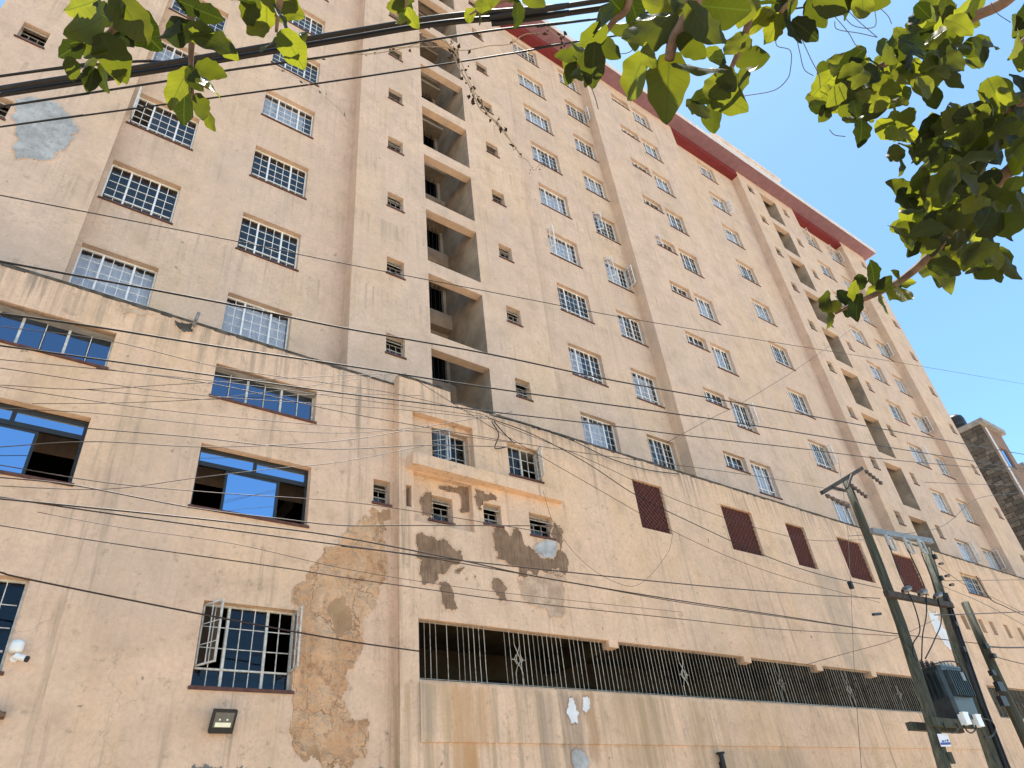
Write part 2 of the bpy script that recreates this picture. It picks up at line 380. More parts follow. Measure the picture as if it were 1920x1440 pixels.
M['transformer'] = simple('dark_transformer_paint', (.022, .032, .038), .42, .45, 0, .25, 6)
M['sign_white'] = simple('sign_white', (.72, .70, .74), .5, .3, 0, .05, 6)
M['sign_blue'] = simple('sign_blue', (.03, .06, .26), .5, .3, 0, .1, 30)
M['led'] = simple('led_reflector', (.80, .80, .62), .25, .6, 0, .05, 6)
M['lampglass'] = simple('lamp_front', (.10, .10, .095), .15, .6, 0, .1, 6)
M['tank'] = simple('black_water_tank', (.012, .012, .014), .45, .4, 0, .1, 6)

# ------------------------------------------------------------------ ground
g = MB(); g.face([(-900,-900,0),(900,-900,0),(900,900,0),(-900,900,0)]); structure('ground', g, M['ground'])
g = MB(); g.face([(-900,-6,.004),(900,-6,.004),(900,4.6,.004),(-900,4.6,.004)]); structure('road', g, M['road'])
g = MB(); g.box(-80, 120, 4.6, 4.78, 0, .12); structure('kerb', g, M['concrete'])

# ------------------------------------------------------------------ walls with openings
def wall_quads(mb, x0, x1, z0, z1, y, ops, depth=.26):
    xs = sorted({x0, x1, *[v for o in ops for v in o[:2]]}); zs = sorted({z0, z1, *[v for o in ops for v in o[2:4]]})
    xs = [v for v in xs if x0 <= v <= x1]; zs = [v for v in zs if z0 <= v <= z1]
    def hole(xa, xb, za, zb):
        cx, cz = (xa+xb)/2, (za+zb)/2
        return any(o[0] < cx < o[1] and o[2] < cz < o[3] for o in ops)
    for j in range(len(zs)-1):
        i = 0
        while i < len(xs)-1:
            if hole(xs[i], xs[i+1], zs[j], zs[j+1]): i += 1; continue
            k = i
            while k+1 < len(xs)-1 and not hole(xs[k+1], xs[k+2], zs[j], zs[j+1]): k += 1
            mb.face([(xs[i],y,zs[j]),(xs[k+1],y,zs[j]),(xs[k+1],y,zs[j+1]),(xs[i],y,zs[j+1])]); i = k+1
    for o in ops:
        a, b, c, d = o[:4]; e = y + (o[4] if len(o) > 4 else depth)
        if len(o) < 6: mb.face([(a,y,c),(a,e,c),(a,e,d),(a,y,d)]); mb.face([(b,y,c),(b,y,d),(b,e,d),(b,e,c)])
        mb.face([(a,y,d),(a,e,d),(b,e,d),(b,y,d)]); mb.face([(a,y,c),(b,y,c),(b,e,c),(a,e,c)])

# ------------------------------------------------------------------ windows
FD = .16            # frame sits this far behind the wall face
cache = {}
def grid_window(w_, h_, groups, rows, bot, t=.035, bar=.014, mat='white_frame', gl='glass', seed=0):
    key = (w_, h_, groups, rows, bot, t, bar, mat, gl, seed)
    if key in cache: return cache[key]
    rnd = random.Random(seed*7+3)
    f = MB(); z0 = .046
    f.box(0, w_, 0, .045, z0, z0+t); f.box(0, w_, 0, .045, h_-t, h_); f.box(0, t, 0, .045, z0+t, h_-t); f.box(w_-t, w_, 0, .045, z0+t, h_-t)
    tot = sum(groups); xs = [t]; spans = []
    uw = (w_-2*t)/tot; x = t
    for gi, gcount in enumerate(groups):
        spans.append((x, x+uw*gcount, gcount)); x += uw*gcount
        if gi < len(groups)-1: f.box(x-.022, x+.022, -.012, .05, z0+t, h_-t)
    zb = z0+t
    if bot:
        for (a, b, c_) in spans: f.box(a+.0221, b-.0221, -.01, .045, z0+bot-.014, z0+bot+.014)
    rowz = []
    if bot: rowz.append((zb, z0+bot)); lo = z0+bot
    else: lo = zb
    for i in range(rows): rowz.append((lo+(h_-t-lo)*i/rows, lo+(h_-t-lo)*(i+1)/rows))
    for i in range(2 if bot else 1, len(rowz)):
        for (a, b, c_) in spans: f.box(a+.0222, b-.0222, .012, .032, rowz[i][0]-bar/2, rowz[i][0]+bar/2)
    panes = []
    for si, (a, b, c_) in enumerate(spans):
        for i in range(c_):
            xa = a+(b-a)*i/c_; xb = a+(b-a)*(i+1)/c_
            if i > 0: f.box(xa-bar/2, xa+bar/2, .010, .034, zb, h_-t)
            for ri, (za, zc) in enumerate(rowz): panes.append((xa, xb, za, zc, si, ri))
    gm = MB()
    for (xa, xb, za, zc, si, ri) in panes:
        t1, t2 = rnd.uniform(-.006, .006), rnd.uniform(-.004, .004)
        y = .024
        gm.face([(xa+.006, y-t1*1.2-t2, za+.006), (xb-.006, y-t1*1.2+t2, za+.006), (xb-.006, y+t1+t2, zc-.006), (xa+.006, y+t1-t2, zc-.006)])
    fm = f.mesh('window_frame', M[mat]); glm = gm.mesh('glazing', M[gl])
    cache[key] = (fm, glm, panes, spans, z0, t)
    return cache[key]
pane_mesh = {}
def unit_pane(mat):
    if mat not in pane_mesh:
        b = MB(); b.face([(0,0,0),(1,0,0),(1,0,1),(0,0,1)]); pane_mesh[mat] = b.mesh('pane', M[mat])
    return pane_mesh[mat]
sillc = {}
def sill_mesh(w_, proud=.035):
    k = round(w_, 3), proud
    if k not in sillc:
        b = MB(); b.box(.002, w_-.002, -FD+.003, 0, .002, .045); b.box(-.035, w_+.035, -FD-proud, -FD-.002, -.02, .030)
        sillc[k] = b.mesh('sill', M['sill'])
    return sillc[k]
curt = {}
def curtain_mesh(w_, h_, k):
    key = (w_, h_, k)
    if key not in curt:
        b = MB(); rnd = random.Random(k); N = 28
        x0 = .03; x1 = w_*(1 if k % 3 == 0 else (.55 if k % 3 == 1 else .86)) - .03
        prev = None
        for i in range(N+1):
            u = i/N; x = x0+(x1-x0)*u; y = .17+.02*math.sin(u*40+k)+.012*math.sin(u*17+k*2)
            if prev: b.face([(prev[0],prev[1],.05),(x,y,.05),(x,y,h_-.03),(prev[0],prev[1],h_-.03)])
            prev = (x, y)
        curt[key] = b.mesh('curtain', M['curtain'], True)
    return curt[key]
casec = {}
def casement_mesh(w_, h_, rows, cols, mat, gl='glass'):
    k = (round(w_,3), round(h_,3), rows, cols, mat, gl)
    if k not in casec:
        b = MB(); t = .026
        b.box(0, w_, 0, .03, 0, t); b.box(0, w_, 0, .03, h_-t, h_); b.box(0, t, 0, .03, t, h_-t); b.box(w_-t, w_, 0, .03, t, h_-t)
        for i in range(1, rows): z = h_*i/rows; b.box(t, w_-t, .006, .022, z-.006, z+.006)
        for i in range(1, cols): x = w_*i/cols; b.box(x-.006, x+.006, .0062, .0222, t, h_-t)
        b.cur = 1; b.face([(t,.014,t),(w_-t,.014,t),(w_-t,.014,h_-t),(t,.014,h_-t)])
        casec[k] = b.mesh('casement', [M[mat], M[gl]])
    return casec[k]
def add_casement(win, x_hinge, z, w_, h_, side, ang, rows=3, cols=2, mat='white_frame'):
    # side 'L': hinge on the left edge, swings out towards -Y
    me = casement_mesh(w_, h_, rows, cols, mat)
    o = link('casement', me, win, (x_hinge, -.03, z))
    o.rotation_euler = (0, 0, -ang) if side == 'L' else (0, 0, math.pi+ang)
    return o
def put_window(root, X0, X1, Z0, Z1, Y, groups=(2,3,2), rows=4, bot=.27, bar=.014, mat='white_frame', gl='glass', curtain=None, opened=(), single=False, seed=None, t=.035, sill=True, name='window'):
    w_ = round(X1-X0, 3); h_ = round(Z1-Z0, 3); sd = random.randrange(4) if seed is None else seed
    fm, glm, panes, spans, z0, t = grid_window(w_, h_, groups, rows, bot, t, bar, mat, gl, sd)
    win = link(name, fm, root, None)
    g_ = root; win.location = Vector((X0, Y+FD, Z0)) - Vector(root.location)
    if sill: link('sill', sill_mesh(w_), win)
    openspans = {0 if s == 'L' else len(spans)-1 for s, a in opened}
    if single or opened:
        for (xa, xb, za, zc, si, ri) in panes:
            if si in openspans and not (bot and ri == 0): continue
            p = link('pane', unit_pane(gl), win, (xa+.006, .024, za+.006), (random.gauss(0,.006), 0, random.gauss(0,.006)), (xb-xa-.012, .004, zc-za-.012))
    else: link('glazing', glm, win)
    if curtain is not None: link('curtain', curtain_mesh(w_, h_, curtain), win)
    for s, a in opened:
        sp = spans[0] if s == 'L' else spans[-1]; zb = z0+(bot or .03)+.01; hh = h_-t-zb
        add_casement(win, sp[0] if s == 'L' else sp[1], zb, sp[1]-sp[0]-.01, hh, s, a, rows, sp[2], mat)
    return win
flapc = {}
def put_small(root, X0, X1, Z0, Z1, Y, cols=3, mat='white_frame', flap=.5, sill=True, single=False):
    """small hopper light: fixed glazed rows below, a top-hung vent that stands open above"""
    w_ = round(X1-X0, 3); h_ = round(Z1-Z0, 3)
    key = ('small', w_, h_, cols, mat)
    if key not in cache:
        f = MB(); t = .028; z0 = .046; zt = h_*.66; zm = h_*.40
        f.box(0, w_, 0, .04, z0, z0+t); f.box(0, w_, 0, .04, h_-t, h_); f.box(0, t, 0, .04, z0+t, h_-t); f.box(w_-t, w_, 0, .04, z0+t, h_-t)
        f.box(t, w_-t, -.004, .04, zm-.012, zm+.012); f.box(t, w_-t, .002, .03, zt-.006, zt+.006)
        for i in range(1, cols): f.box(w_*i/cols-.006, w_*i/cols+.006, .006, .03, z0+t, zt-.0061)
        gm = MB()
        for i in range(cols): gm.face([(w_*i/cols+.01,.02,z0+t),(w_*(i+1)/cols-.01,.02,z0+t),(w_*(i+1)/cols-.01,.02,zm-.014),(w_*i/cols+.01,.02,zm-.014)])
        fl = MB(); t2 = .02; hh = h_-t-zt-.02
        fl.box(0, w_-2*t, 0, .022, -hh, -hh+t2); fl.box(0, w_-2*t, 0, .022, -t2, 0); fl.box(0, t2, 0, .022, -hh+t2, -t2); fl.box(w_-2*t-t2, w_-2*t, 0, .022, -hh+t2, -t2)
        fl.cur = 1; fl.face([(t2,.011,-hh+t2),(w_-2*t-t2,.011,-hh+t2),(w_-2*t-t2,.011,-t2),(t2,.011,-t2)])
        cache[key] = (f.mesh('small_window_frame', M[mat]), gm.mesh('glazing', M['glass']), fl.mesh('vent_flap', [M[mat], M['glass']]), t)
    fm, glm, flm, t = cache[key]
    win = link('small_window', fm, root); win.location = Vector((X0, Y+FD, Z0)) - Vector(root.location)
    link('glazing', glm, win)
    link('vent_flap', flm, win, (t, -.012, h_-t-.005), (-flap, 0, 0))
    if sill: link('sill', sill_mesh(w_, .035), win)
    return win

# ------------------------------------------------------------------ tower
YC, YR = 13.4, 13.9
Y1, Y2 = 12.4, 12.15
T0, FL = 14.35, 3.0
NF = 9
ZB, ZT = 9.0, 39.2
tower = thing('tower_block', 'tall beige plastered apartment block with rows of white steel windows and a red-brown roof overhang', 'building', (22.3, 13.4, 0))
secs = [  # name, x0, x1, plane
    ('A', -3.75, -.56, YC), ('B', -.56, 5.78, YR), ('C', 5.78, 13.0, YC), ('D', 13.0, 19.06, YR), ('E', 19.06, 26.4, YC),
    ('F', 26.4, 32.8, YR), ('G', 32.8, 39.1, YC), ('H', 39.1, 45.18, YR), ('I', 45.18, 48.47, YC)]
big = {'B': [(-.46, 1.15), (2.77, 4.41)], 'D': [(14.36, 15.99), (17.50, 18.92)], 'E': [(22.73, 24.08)], 'F': [(29.05, 30.64)], 'H': [(40.56, 42.22), (43.62, 45.08)]}
small = {'A': [(-3.22, -2.65)], 'C': [(6.88, 7.46), (11.28, 11.86)], 'E': [(21.10, 22.45)], 'G': [(33.55, 34.10), (37.46, 37.95)], 'I': [(47.4, 47.98)]}
stairs = {'C': (8.31, 10.33), 'G': (34.93, 36.68)}
for nm, x0, x1, y in secs:
    ops = []
    for n in range(NF):
        zt = T0+FL*n
        for a, b in big.get(nm, []): ops.append((a, b, zt-1.46, zt))
        for a, b in small.get(nm, []): ops.append((a, b, zt-.72, zt))
        if nm in stairs:
            a, b = stairs[nm]; ops.append((a, b, zt-2.43, zt, .30, 'noside'))
    if nm in stairs: ops = [o for o in ops]
    mb = MB(); wall_quads(mb, x0, x1, ZB, ZT, y, ops)
    # return faces of the projecting bays
    if y == YC:
        if nm != 'A': mb.face([(x0,YC,ZB),(x0,YC,ZT),(x0,YR,ZT),(x0,YR,ZB)])
        if nm != 'I': mb.face([(x1,YC,ZB),(x1,YR,ZB),(x1,YR,ZT),(x1,YC,ZT)])
    if nm == 'A': mb.face([(x0,YC,ZB),(x0,YC,ZT),(x0,22,ZT),(x0,22,ZB)])
    if nm == 'I': mb.face([(x1,YC,ZB),(x1,22,ZB),(x1,22,ZT),(x1,YC,ZT)])
    link('wall', mb.mesh('tower_wall', M['tower']), tower, world=True)
# interior: floors, back wall, stair wells
for n in range(-1, NF):
    mb = MB(); zc = T0+FL*n+.28
    for xa, xb in ((-3.7, 8.15), (10.5, 34.78), (36.83, 48.4)): mb.box(xa, xb, YR+.24, 21.9, zc, zc+.18)
    link('floor_slab', mb.mesh('floor_slab', M['room']), tower, world=True)
mb = MB(); mb.face([(-3.74,22,ZB),(48.46,22,ZB),(48.46,22,ZT),(-3.74,22,ZT)])
for xx in (-.5, 2.0, 5.0, 8.2, 10.45, 13.6, 16.7, 19.6, 22.6, 26.9, 31.5, 34.8, 36.8, 39.6, 42.9, 45.6): mb.face([(xx,YR+.25,ZB),(xx,22,ZB),(xx,22,ZT),(xx,YR+.25,ZT)])
link('inner_wall', mb.mesh('inner_wall', M['room']), tower, world=True)
for nm, (xa, xb) in stairs.items():
    mb = MB(); yb = 15.53
    ops = [(xa+.25, xb-.12, T0+FL*n+.52, T0+FL*n+1.95) for n in range(-1, NF)]
    wall_quads(mb, xa, xb, ZB, ZT, yb, [o for o in ops if o[2] > ZB and o[3] < ZT], .12)
    for xx, s in ((xa, 1), (xb, -1)): mb.face([(xx,YC+.002,ZB),(xx,yb,ZB),(xx,yb,ZT),(xx,YC+.002,ZT)])
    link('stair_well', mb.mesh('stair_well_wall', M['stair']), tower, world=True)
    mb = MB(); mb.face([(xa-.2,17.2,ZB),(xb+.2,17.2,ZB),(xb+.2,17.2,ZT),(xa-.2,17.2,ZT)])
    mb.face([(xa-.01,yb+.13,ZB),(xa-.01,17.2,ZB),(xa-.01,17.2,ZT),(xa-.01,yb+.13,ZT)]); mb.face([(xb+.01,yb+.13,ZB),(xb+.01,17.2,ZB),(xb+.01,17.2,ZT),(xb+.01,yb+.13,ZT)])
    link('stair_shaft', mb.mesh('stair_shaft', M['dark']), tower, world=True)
    for n in range(NF):
        zt = T0+FL*n
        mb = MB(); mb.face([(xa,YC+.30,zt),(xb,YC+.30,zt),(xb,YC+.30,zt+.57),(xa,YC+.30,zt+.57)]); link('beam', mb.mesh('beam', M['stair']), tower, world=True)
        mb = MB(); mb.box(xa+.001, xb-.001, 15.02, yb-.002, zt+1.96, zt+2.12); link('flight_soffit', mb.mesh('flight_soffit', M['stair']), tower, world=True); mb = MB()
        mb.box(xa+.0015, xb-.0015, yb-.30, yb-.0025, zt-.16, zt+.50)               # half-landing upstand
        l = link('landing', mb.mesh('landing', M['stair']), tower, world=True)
        if nm == 'C':
            for i in range(9):
                b_ = MB(); x = xa+.34+i*.17; b_.tube([(x, yb-.06, zt+.5), (x, yb-.06, zt+1.97)], .014, 5); link('grille_bar', b_.mesh('grille_bar', M['black_metal']), l, world=True)
# windows
import itertools
opened = {('B',0,2): [('L', R(95))], ('D',0,3): [('L', R(88))], ('D',1,3): [('L', R(55)), ('R', R(85))], ('D',1,4): [('L', R(40))], ('D',1,7): [('R', R(80))],
          ('E',0,1): [('R', R(75))], ('F',0,1): [('R', R(70))], ('H',0,8): [('L', R(85))], ('H',1,8): [('L', R(80)), ('R', R(80))], ('H',1,5): [('R', R(80))], ('H',0,2): [('R', R(75))],
          ('H',1,3): [('R', R(85))], ('H',0,0): [('R', R(60))], ('H',1,0): [('R', R(85))], ('F',0,7): [('R', R(120))], ('H',0,6): [('R', R(110))]}
curts = {('B',0,0): 0, ('B',1,0): 3, ('B',1,3): 2, ('B',0,3): 1, ('D',0,0): 2, ('D',1,1): 0, ('D',0,4): 0, ('D',0,5): 1, ('D',0,6): 0, ('D',0,7): 0}
for nm, x0, x1, y in secs:
    for ci, (a, b) in enumerate(big.get(nm, [])):
        for n in range(NF):
            zt = T0+FL*n; cu = curts.get((nm, ci, n))
            if cu is None and nm in 'DEFH' and random.random() < (.6 if nm == 'D' else .9): cu = random.randrange(5)
            grp = (2,3,2) if b-a > 1.45 else (2,2,2)
            put_window(tower, a, b, zt-1.46, zt, y, grp, 4 if nm in 'BD' else 3, .30, .014 if nm == 'B' else (.010 if nm == 'D' else .007), curtain=cu, opened=opened.get((nm, ci, n), ()), single=(nm == 'B' and n < 4))
    for ci, (a, b) in enumerate(small.get(nm, [])):
        for n in range(NF):
            zt = T0+FL*n
            if nm == 'E': put_window(tower, a, b, zt-.72, zt, y, (1,1,2), 2, None, curtain=(4 if n % 3 == 1 else None), opened=[('L', R(70))] if n in (4,) else ())
            else: put_small(tower, a, b, zt-.72, zt, y, 3, 'worn_frame', flap=random.choice((.15, .4, .6, .75)))
# roof
OV = 12.58
mb = MB()
for nm, x0, x1, y in secs:
    if y == YR:
        mb = MB(); mb.box(x0+.002, x1-.002, YC+.004, YR-.002, ZT-.46, ZT-.004)
        link('recess_soffit', mb.mesh('recess_soffit', M['soffit_red']), tower, world=True)
mb = MB(); mb.face([(-4.3,OV,ZT),(-4.3,YC,ZT),(49.0,YC,ZT),(49.0,OV,ZT)]); mb.face([(48.47,YC,ZT),(48.47,22,ZT),(49.0,22,ZT),(49.0,YC,ZT)])
link('overhang_soffit', mb.mesh('overhang_soffit', M['soffit_mauve']), tower, world=True)
mb = MB(); mb.box(-4.3, 49.0, OV-.03, OV-.001, ZT-.012, ZT+.42); mb.box(49.001, 49.03, OV, 22, ZT-.012, ZT+.42)
link('fascia', mb.mesh('fascia', M['edge_white']), tower, world=True)
mb = MB(); mb.box(-4.29, 48.99, OV, 22.0, ZT+.02, ZT+.3); link('roof_slab', mb.mesh('roof_slab', M['concrete']), tower, world=True)
mb = MB(); mb.box(33.2, 41.0, 14.0, 19, ZT+.3, 44.3); mb.box(33.05, 41.15, 13.85, 19.15, 44.3, 44.45); link('lift_room', mb.mesh('lift_room', M['edge_white']), tower, world=True)

# ------------------------------------------------------------------ wall patches (own outlines in the flaking plaster)
def ragged(pts, amp, it=3):
    for k in range(it):
        out = []
        for i in range(len(pts)):
            a, b = pts[i], pts[(i+1) % len(pts)]; L = math.hypot(b[0]-a[0], b[1]-a[1])
            out.append(a); d = random.gauss(0, amp*L)
            out.append(((a[0]+b[0])/2 - (b[1]-a[1])/max(L,1e-6)*d, (a[1]+b[1])/2 + (b[0]-a[0])/max(L,1e-6)*d))
        pts = out; 
    return pts
def inside(p, poly):
    r = False; n = len(poly)
    for i in range(n):
        a, b_ = poly[i], poly[(i+1) % n]
        if (a[1] > p[1]) != (b_[1] > p[1]) and p[0] < (b_[0]-a[0])*(p[1]-a[1])/(b_[1]-a[1])+a[0]: r = not r
    return r
PN = [0]
def patch(root, name, pxpts, Y, mat, off=.004, amp=.12, it=3, rim=True):
    PN[0] += 1; off += .0007*(PN[0] % 9)
    P3 = [at(px, py, Y) for px, py in pxpts]; p2 = ragged([(p.x, p.z) for p in P3], amp, it)
    xs = [p[0] for p in p2]; zs = [p[1] for p in p2]; x0, z0 = min(xs), min(zs); st_ = .021
    nx = int((max(xs)-x0)/st_)+2; nz = int((max(zs)-z0)/st_)+2; mb = MB(); idx = {}
    inn = {(i, j) for i in range(nx) for j in range(nz) if inside((x0+(i+.5)*st_, z0+(j+.5)*st_), p2)}
    def edge(i, j): return any((i+a, j+b) not in inn for a, b in ((-1,-1),(0,-1),(-1,0),(0,0)))
    def vert(i, j):
        if (i, j) not in idx:
            h = off+random.uniform(.006, .016) if edge(i, j) else off+random.uniform(0, .0035)
            idx[i, j] = len(mb.v); mb.v.append((x0+i*st_+random.uniform(-.007,.007), Y-h, z0+j*st_+random.uniform(-.007,.007)))
        return idx[i, j]
    for (i, j) in sorted(inn):
        q = [(i,j),(i+1,j),(i+1,j+1),(i,j+1)]; mb.f.append(tuple(vert(*k) for k in q)); mb.mi.append(1 if rim and sum(edge(*k) for k in q) >= 3 else 0)
    mb.cur = 1
    for (i, j) in sorted(inn):
        for (di, dj, a, b) in ((-1,0,(i,j),(i,j+1)), (1,0,(i+1,j+1),(i+1,j)), (0,-1,(i+1,j),(i,j)), (0,1,(i,j+1),(i+1,j+1))):
            if (i+di, j+dj) not in inn:
                pa, pb = mb.v[idx[a]], mb.v[idx[b]]; k1, k2 = random.uniform(.004,.02), random.uniform(.004,.02)
                mb.face([pa, pb, (pb[0]+di*k2, Y+.002, pb[2]+dj*k2), (pa[0]+di*k1, Y+.002, pa[2]+dj*k1)])
    me = mb.mesh(name, [M[mat], M['tower' if root is tower else ('podium1' if Y == Y1 else 'podium2')]])
    return link(name, me, root, world=True)
c3 = lambda pts, x0, y0, s: [(x0+a/s, y0+b/s) for a, b in pts]
patch(tower, 'cement_patch', c3([(120,550),(180,545),(330,580),(350,620),(385,640),(425,690),(410,790),(330,850),(280,905),(150,890),(80,895),(65,820),(85,760),(75,640)],0,0,3), YC, 'cement', .006)

# ------------------------------------------------------------------ podium
Y1, Y2 = 12.4, 12.15
podium = thing('podium_building', 'lower weathered beige front wing with peeling plaster, barred gallery and dark red lattice openings', 'building', (18, 12.4, 0))
PZ1, PZ2 = 11.83, 11.66
ops1 = [(-1.2,.46,4.74,6.12), (3.0,4.65,4.68,6.09), (-1.57,.62,7.73,9.07), (2.5,4.69,7.73,9.07), (-1.57,.62,10.15,11.02), (2.5,4.68,10.15,10.99), (6.1,6.5,8.55,9.14)]
mb = MB(); wall_quads(mb, -9, 6.59, 0, PZ1, Y1, ops1)
pw1 = link('wall', mb.mesh('podium_wall', M['podium1']), podium, world=True)
beams = [12.1, 17.1, 20.5, 23.5, 27.2]
ops2 = [(7.0,30.6,4.97,6.12,.22), (31.6,41.5,4.97,6.12,.22),
        (14.16,15.40,9.37,10.9,.12), (18.09,19.66,9.37,10.9,.12), (21.5,22.62,9.37,10.92,.12), (24.65,26.27,9.38,10.95,.12), (28.49,30.22,9.38,10.95,.12),
        (34.2,36.2,10.0,10.95), (6.95,8.65,9.8,11.03,.18), (9.70,10.73,9.96,10.92), (6.95,8.5,8.2,9.40,.15), (6.76,6.89,8.5,9.02), (8.79,9.3,8.46,9.02), (10.14,10.86,8.42,9.03)]
for a in (30.6, 32.22, 33.73, 34.75, 36.17, 37.56, 39.0): ops2.append((a, a+.40, 8.28, 8.86, .25))
mb = MB(); wall_quads(mb, 6.59, 52, 0, PZ2, Y2, ops2)
mb.face([(6.59,Y2,0),(6.59,Y2,PZ2),(6.59,Y1,PZ2),(6.59,Y1,0)])
pw2 = link('wall', mb.mesh('podium_wall', M['podium2']), podium, world=True)
# niche backs with their own window holes
mb = MB(); wall_quads(mb, 6.95, 8.65, 9.8, 11.03, Y2+.18, [(7.57,8.62,9.88,10.86)]); link('niche', mb.mesh('niche_back', M['podium2']), podium, world=True)
mb = MB(); wall_quads(mb, 6.95, 8.5, 8.2, 9.40, Y2+.15, [(7.41,8.04,8.36,9.0)]); link('niche', mb.mesh('niche_back', M['podium2']), podium, world=True)
# raised broken stub of parapet, roof behind it
mb = MB(); mb.box(6.592, 8.05, Y2+.001, Y1+.2, PZ2, 11.97); link('parapet_stub', mb.mesh('parapet_stub', M['podium2']), podium, world=True)
mb = MB(); mb.face([(-9,Y1,10.9),(52,Y1,10.9),(52,YR,10.9),(-9,YR,10.9)]); mb.face([(-9,Y1+.2,10.9),(6.6,Y1+.2,10.9),(6.6,Y1+.2,PZ1),(-9,Y1+.2,PZ1)]); mb.face([(6.6,Y2+.25,10.9),(52,Y2+.25,10.9),(52,Y2+.25,PZ2),(6.6,Y2+.25,PZ2)])
link('roof', mb.mesh('podium_roof', M['concrete']), podium, world=True)
def coping(x0, x1, y0, z, dep):
    mb = MB(); x = x0
    while x < x1:
        dx = random.uniform(.08, .35); x2 = min(x1, x+dx); lo = random.choice((.02, .025, .03, .035, .05))
        mb.box(x, x2, y0-.012-random.uniform(0,.004), y0+dep, z-lo, z+.03+random.uniform(0,.012)); x = x2
    return link('coping', mb.mesh('coping', M['coping']), podium, world=True)
M['coping'] = simple('dark_stained_coping', (.085, .075, .065), .95, .1, 0, .4, 5)
coping(-9, 6.58, Y1, PZ1, .22); coping(8.06, 52, Y2, PZ2, .27); coping(6.6, 8.05, Y2, 11.972, .2)
# ledge over the small windows, shallower towards its right end
mb = MB(); L0, L1 = 6.78, 11.2; d0, d1 = .30, .17
pts = [(L0,Y2,9.42),(L1,Y2,9.46),(L1,Y2-d1,9.46),(L0,Y2-d0,9.42)]; pt = [(x,y,z+.30) for x,y,z in pts]
mb.face(pts); mb.face(pt[::-1])
for i in range(4): j = (i+1) % 4; mb.face([pts[j],pts[i],pt[i],pt[j]])
link('ledge', mb.mesh('ledge', M['podium2']), podium, world=True)
# projecting band under the gallery
mb = MB(); x = 7.0
while x < 30.6:
    x2 = min(30.6, x+random.uniform(.5,1.4)); mb.box(x, x2, Y2-.03-random.uniform(0,.008), Y2-.002, 3.895+random.uniform(-.008,.008), 4.93); x = x2
mb2 = MB(); mb2.box(7.0, 30.6, Y2-.034, Y2-.002, 3.9, 4.93)
link('gallery_band', mb2.mesh('gallery_band', M['podium2']), podium, world=True)
# gallery behind the bars
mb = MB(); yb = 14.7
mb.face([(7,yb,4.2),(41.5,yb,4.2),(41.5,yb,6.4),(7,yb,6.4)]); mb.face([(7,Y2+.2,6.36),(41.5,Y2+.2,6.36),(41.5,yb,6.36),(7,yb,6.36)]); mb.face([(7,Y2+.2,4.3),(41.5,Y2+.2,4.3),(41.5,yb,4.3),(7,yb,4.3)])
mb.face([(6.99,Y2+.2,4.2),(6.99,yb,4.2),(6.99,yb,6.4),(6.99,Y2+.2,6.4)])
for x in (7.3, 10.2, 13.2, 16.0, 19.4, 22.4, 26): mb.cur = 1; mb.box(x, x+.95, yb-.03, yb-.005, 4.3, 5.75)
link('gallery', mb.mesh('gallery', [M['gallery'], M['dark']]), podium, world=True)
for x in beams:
    mb = MB(); mb.box(x, x+.3, Y2-.004, Y2+.24, 5.97, 6.35); mb.cur = 1; mb.box(x+.004, x+.296, Y2+.241, yb-.01, 5.98, 6.35); link('beam', mb.mesh('beam', [M['podium2'], M['gallery']]), podium, world=True)  # deeper part darkened in colour to stand for shade
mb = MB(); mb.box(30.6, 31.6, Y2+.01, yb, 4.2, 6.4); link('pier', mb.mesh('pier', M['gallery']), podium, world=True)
# railing of steel bars
bar_v = [MB() for _ in range(3)]
for k, b in enumerate(bar_v): b.tube([(0,0,0),(random.gauss(0,.003),random.gauss(0,.003),.4),(random.gauss(0,.003),0,.8),(0,0,1.16)], .0082, 5)
bar_m = [b.mesh('bar', M['steel']) for b in bar_v]
def star(cx):
    mb = MB(); cz = 5.52; y = Y2+.09
    for a, b in (((-.17,.0),(-.05,.0)), ((.05,0),(.17,0))): mb.tube([(cx+a[0],y,cz+a[1]),(cx+b[0],y,cz+b[1])], .010, 5)
    for s in (-1, 1):
        mb.tube([(cx+s*.07,y,cz+.55),(cx+s*.07,y,cz+.30),(cx-s*.045,y,cz+.04),(cx-s*.045,y,cz-.04),(cx+s*.04,y,cz-.14),(cx+s*.09,y,cz-.27),(cx+s*.09,y,cz-.5)], .010, 5)
        mb.tube([(cx+s*.05,y-.01,cz+.10),(cx+s*.11,y-.01,cz),(cx+s*.05,y-.01,cz-.10)], .010, 5)
    return mb.mesh('star_ornament', M['steel'])
for (xa, xb, sx) in ((7.0,12.2,9.45), (12.2,17.2,14.6), (17.2,20.65,18.6), (20.65,23.65,22.0), (23.65,27.35,24.95), (27.35,30.6,29.3), (31.6,35.0,33.3), (35.0,38.5,36.8)):
    fr = MB(); fr.box(xa+.02, xb-.02, Y2+.09-.008, Y2+.09+.008, 5.005, 5.02); fr.box(xa+.02, xb-.02, Y2+.086, Y2+.094, 6.085, 6.095)
    rl = link('railing', fr.mesh('railing_rail', M['steel']), podium, world=True)
    n = int((xb-xa)/.128); k0 = Vector(rl.location)
    for i in range(n):
        x = xa+.05+(xb-xa)*i/n
        if abs(x-sx) < .06: continue
        if xa < 8 and (i in (4, 6) or random.random() < .08): continue
        o = link('bar', bar_m[random.randrange(3)], rl, world=True); o.location = (x, Y2+.09, 4.965)
    link('star_ornament', star(sx), rl, world=True)
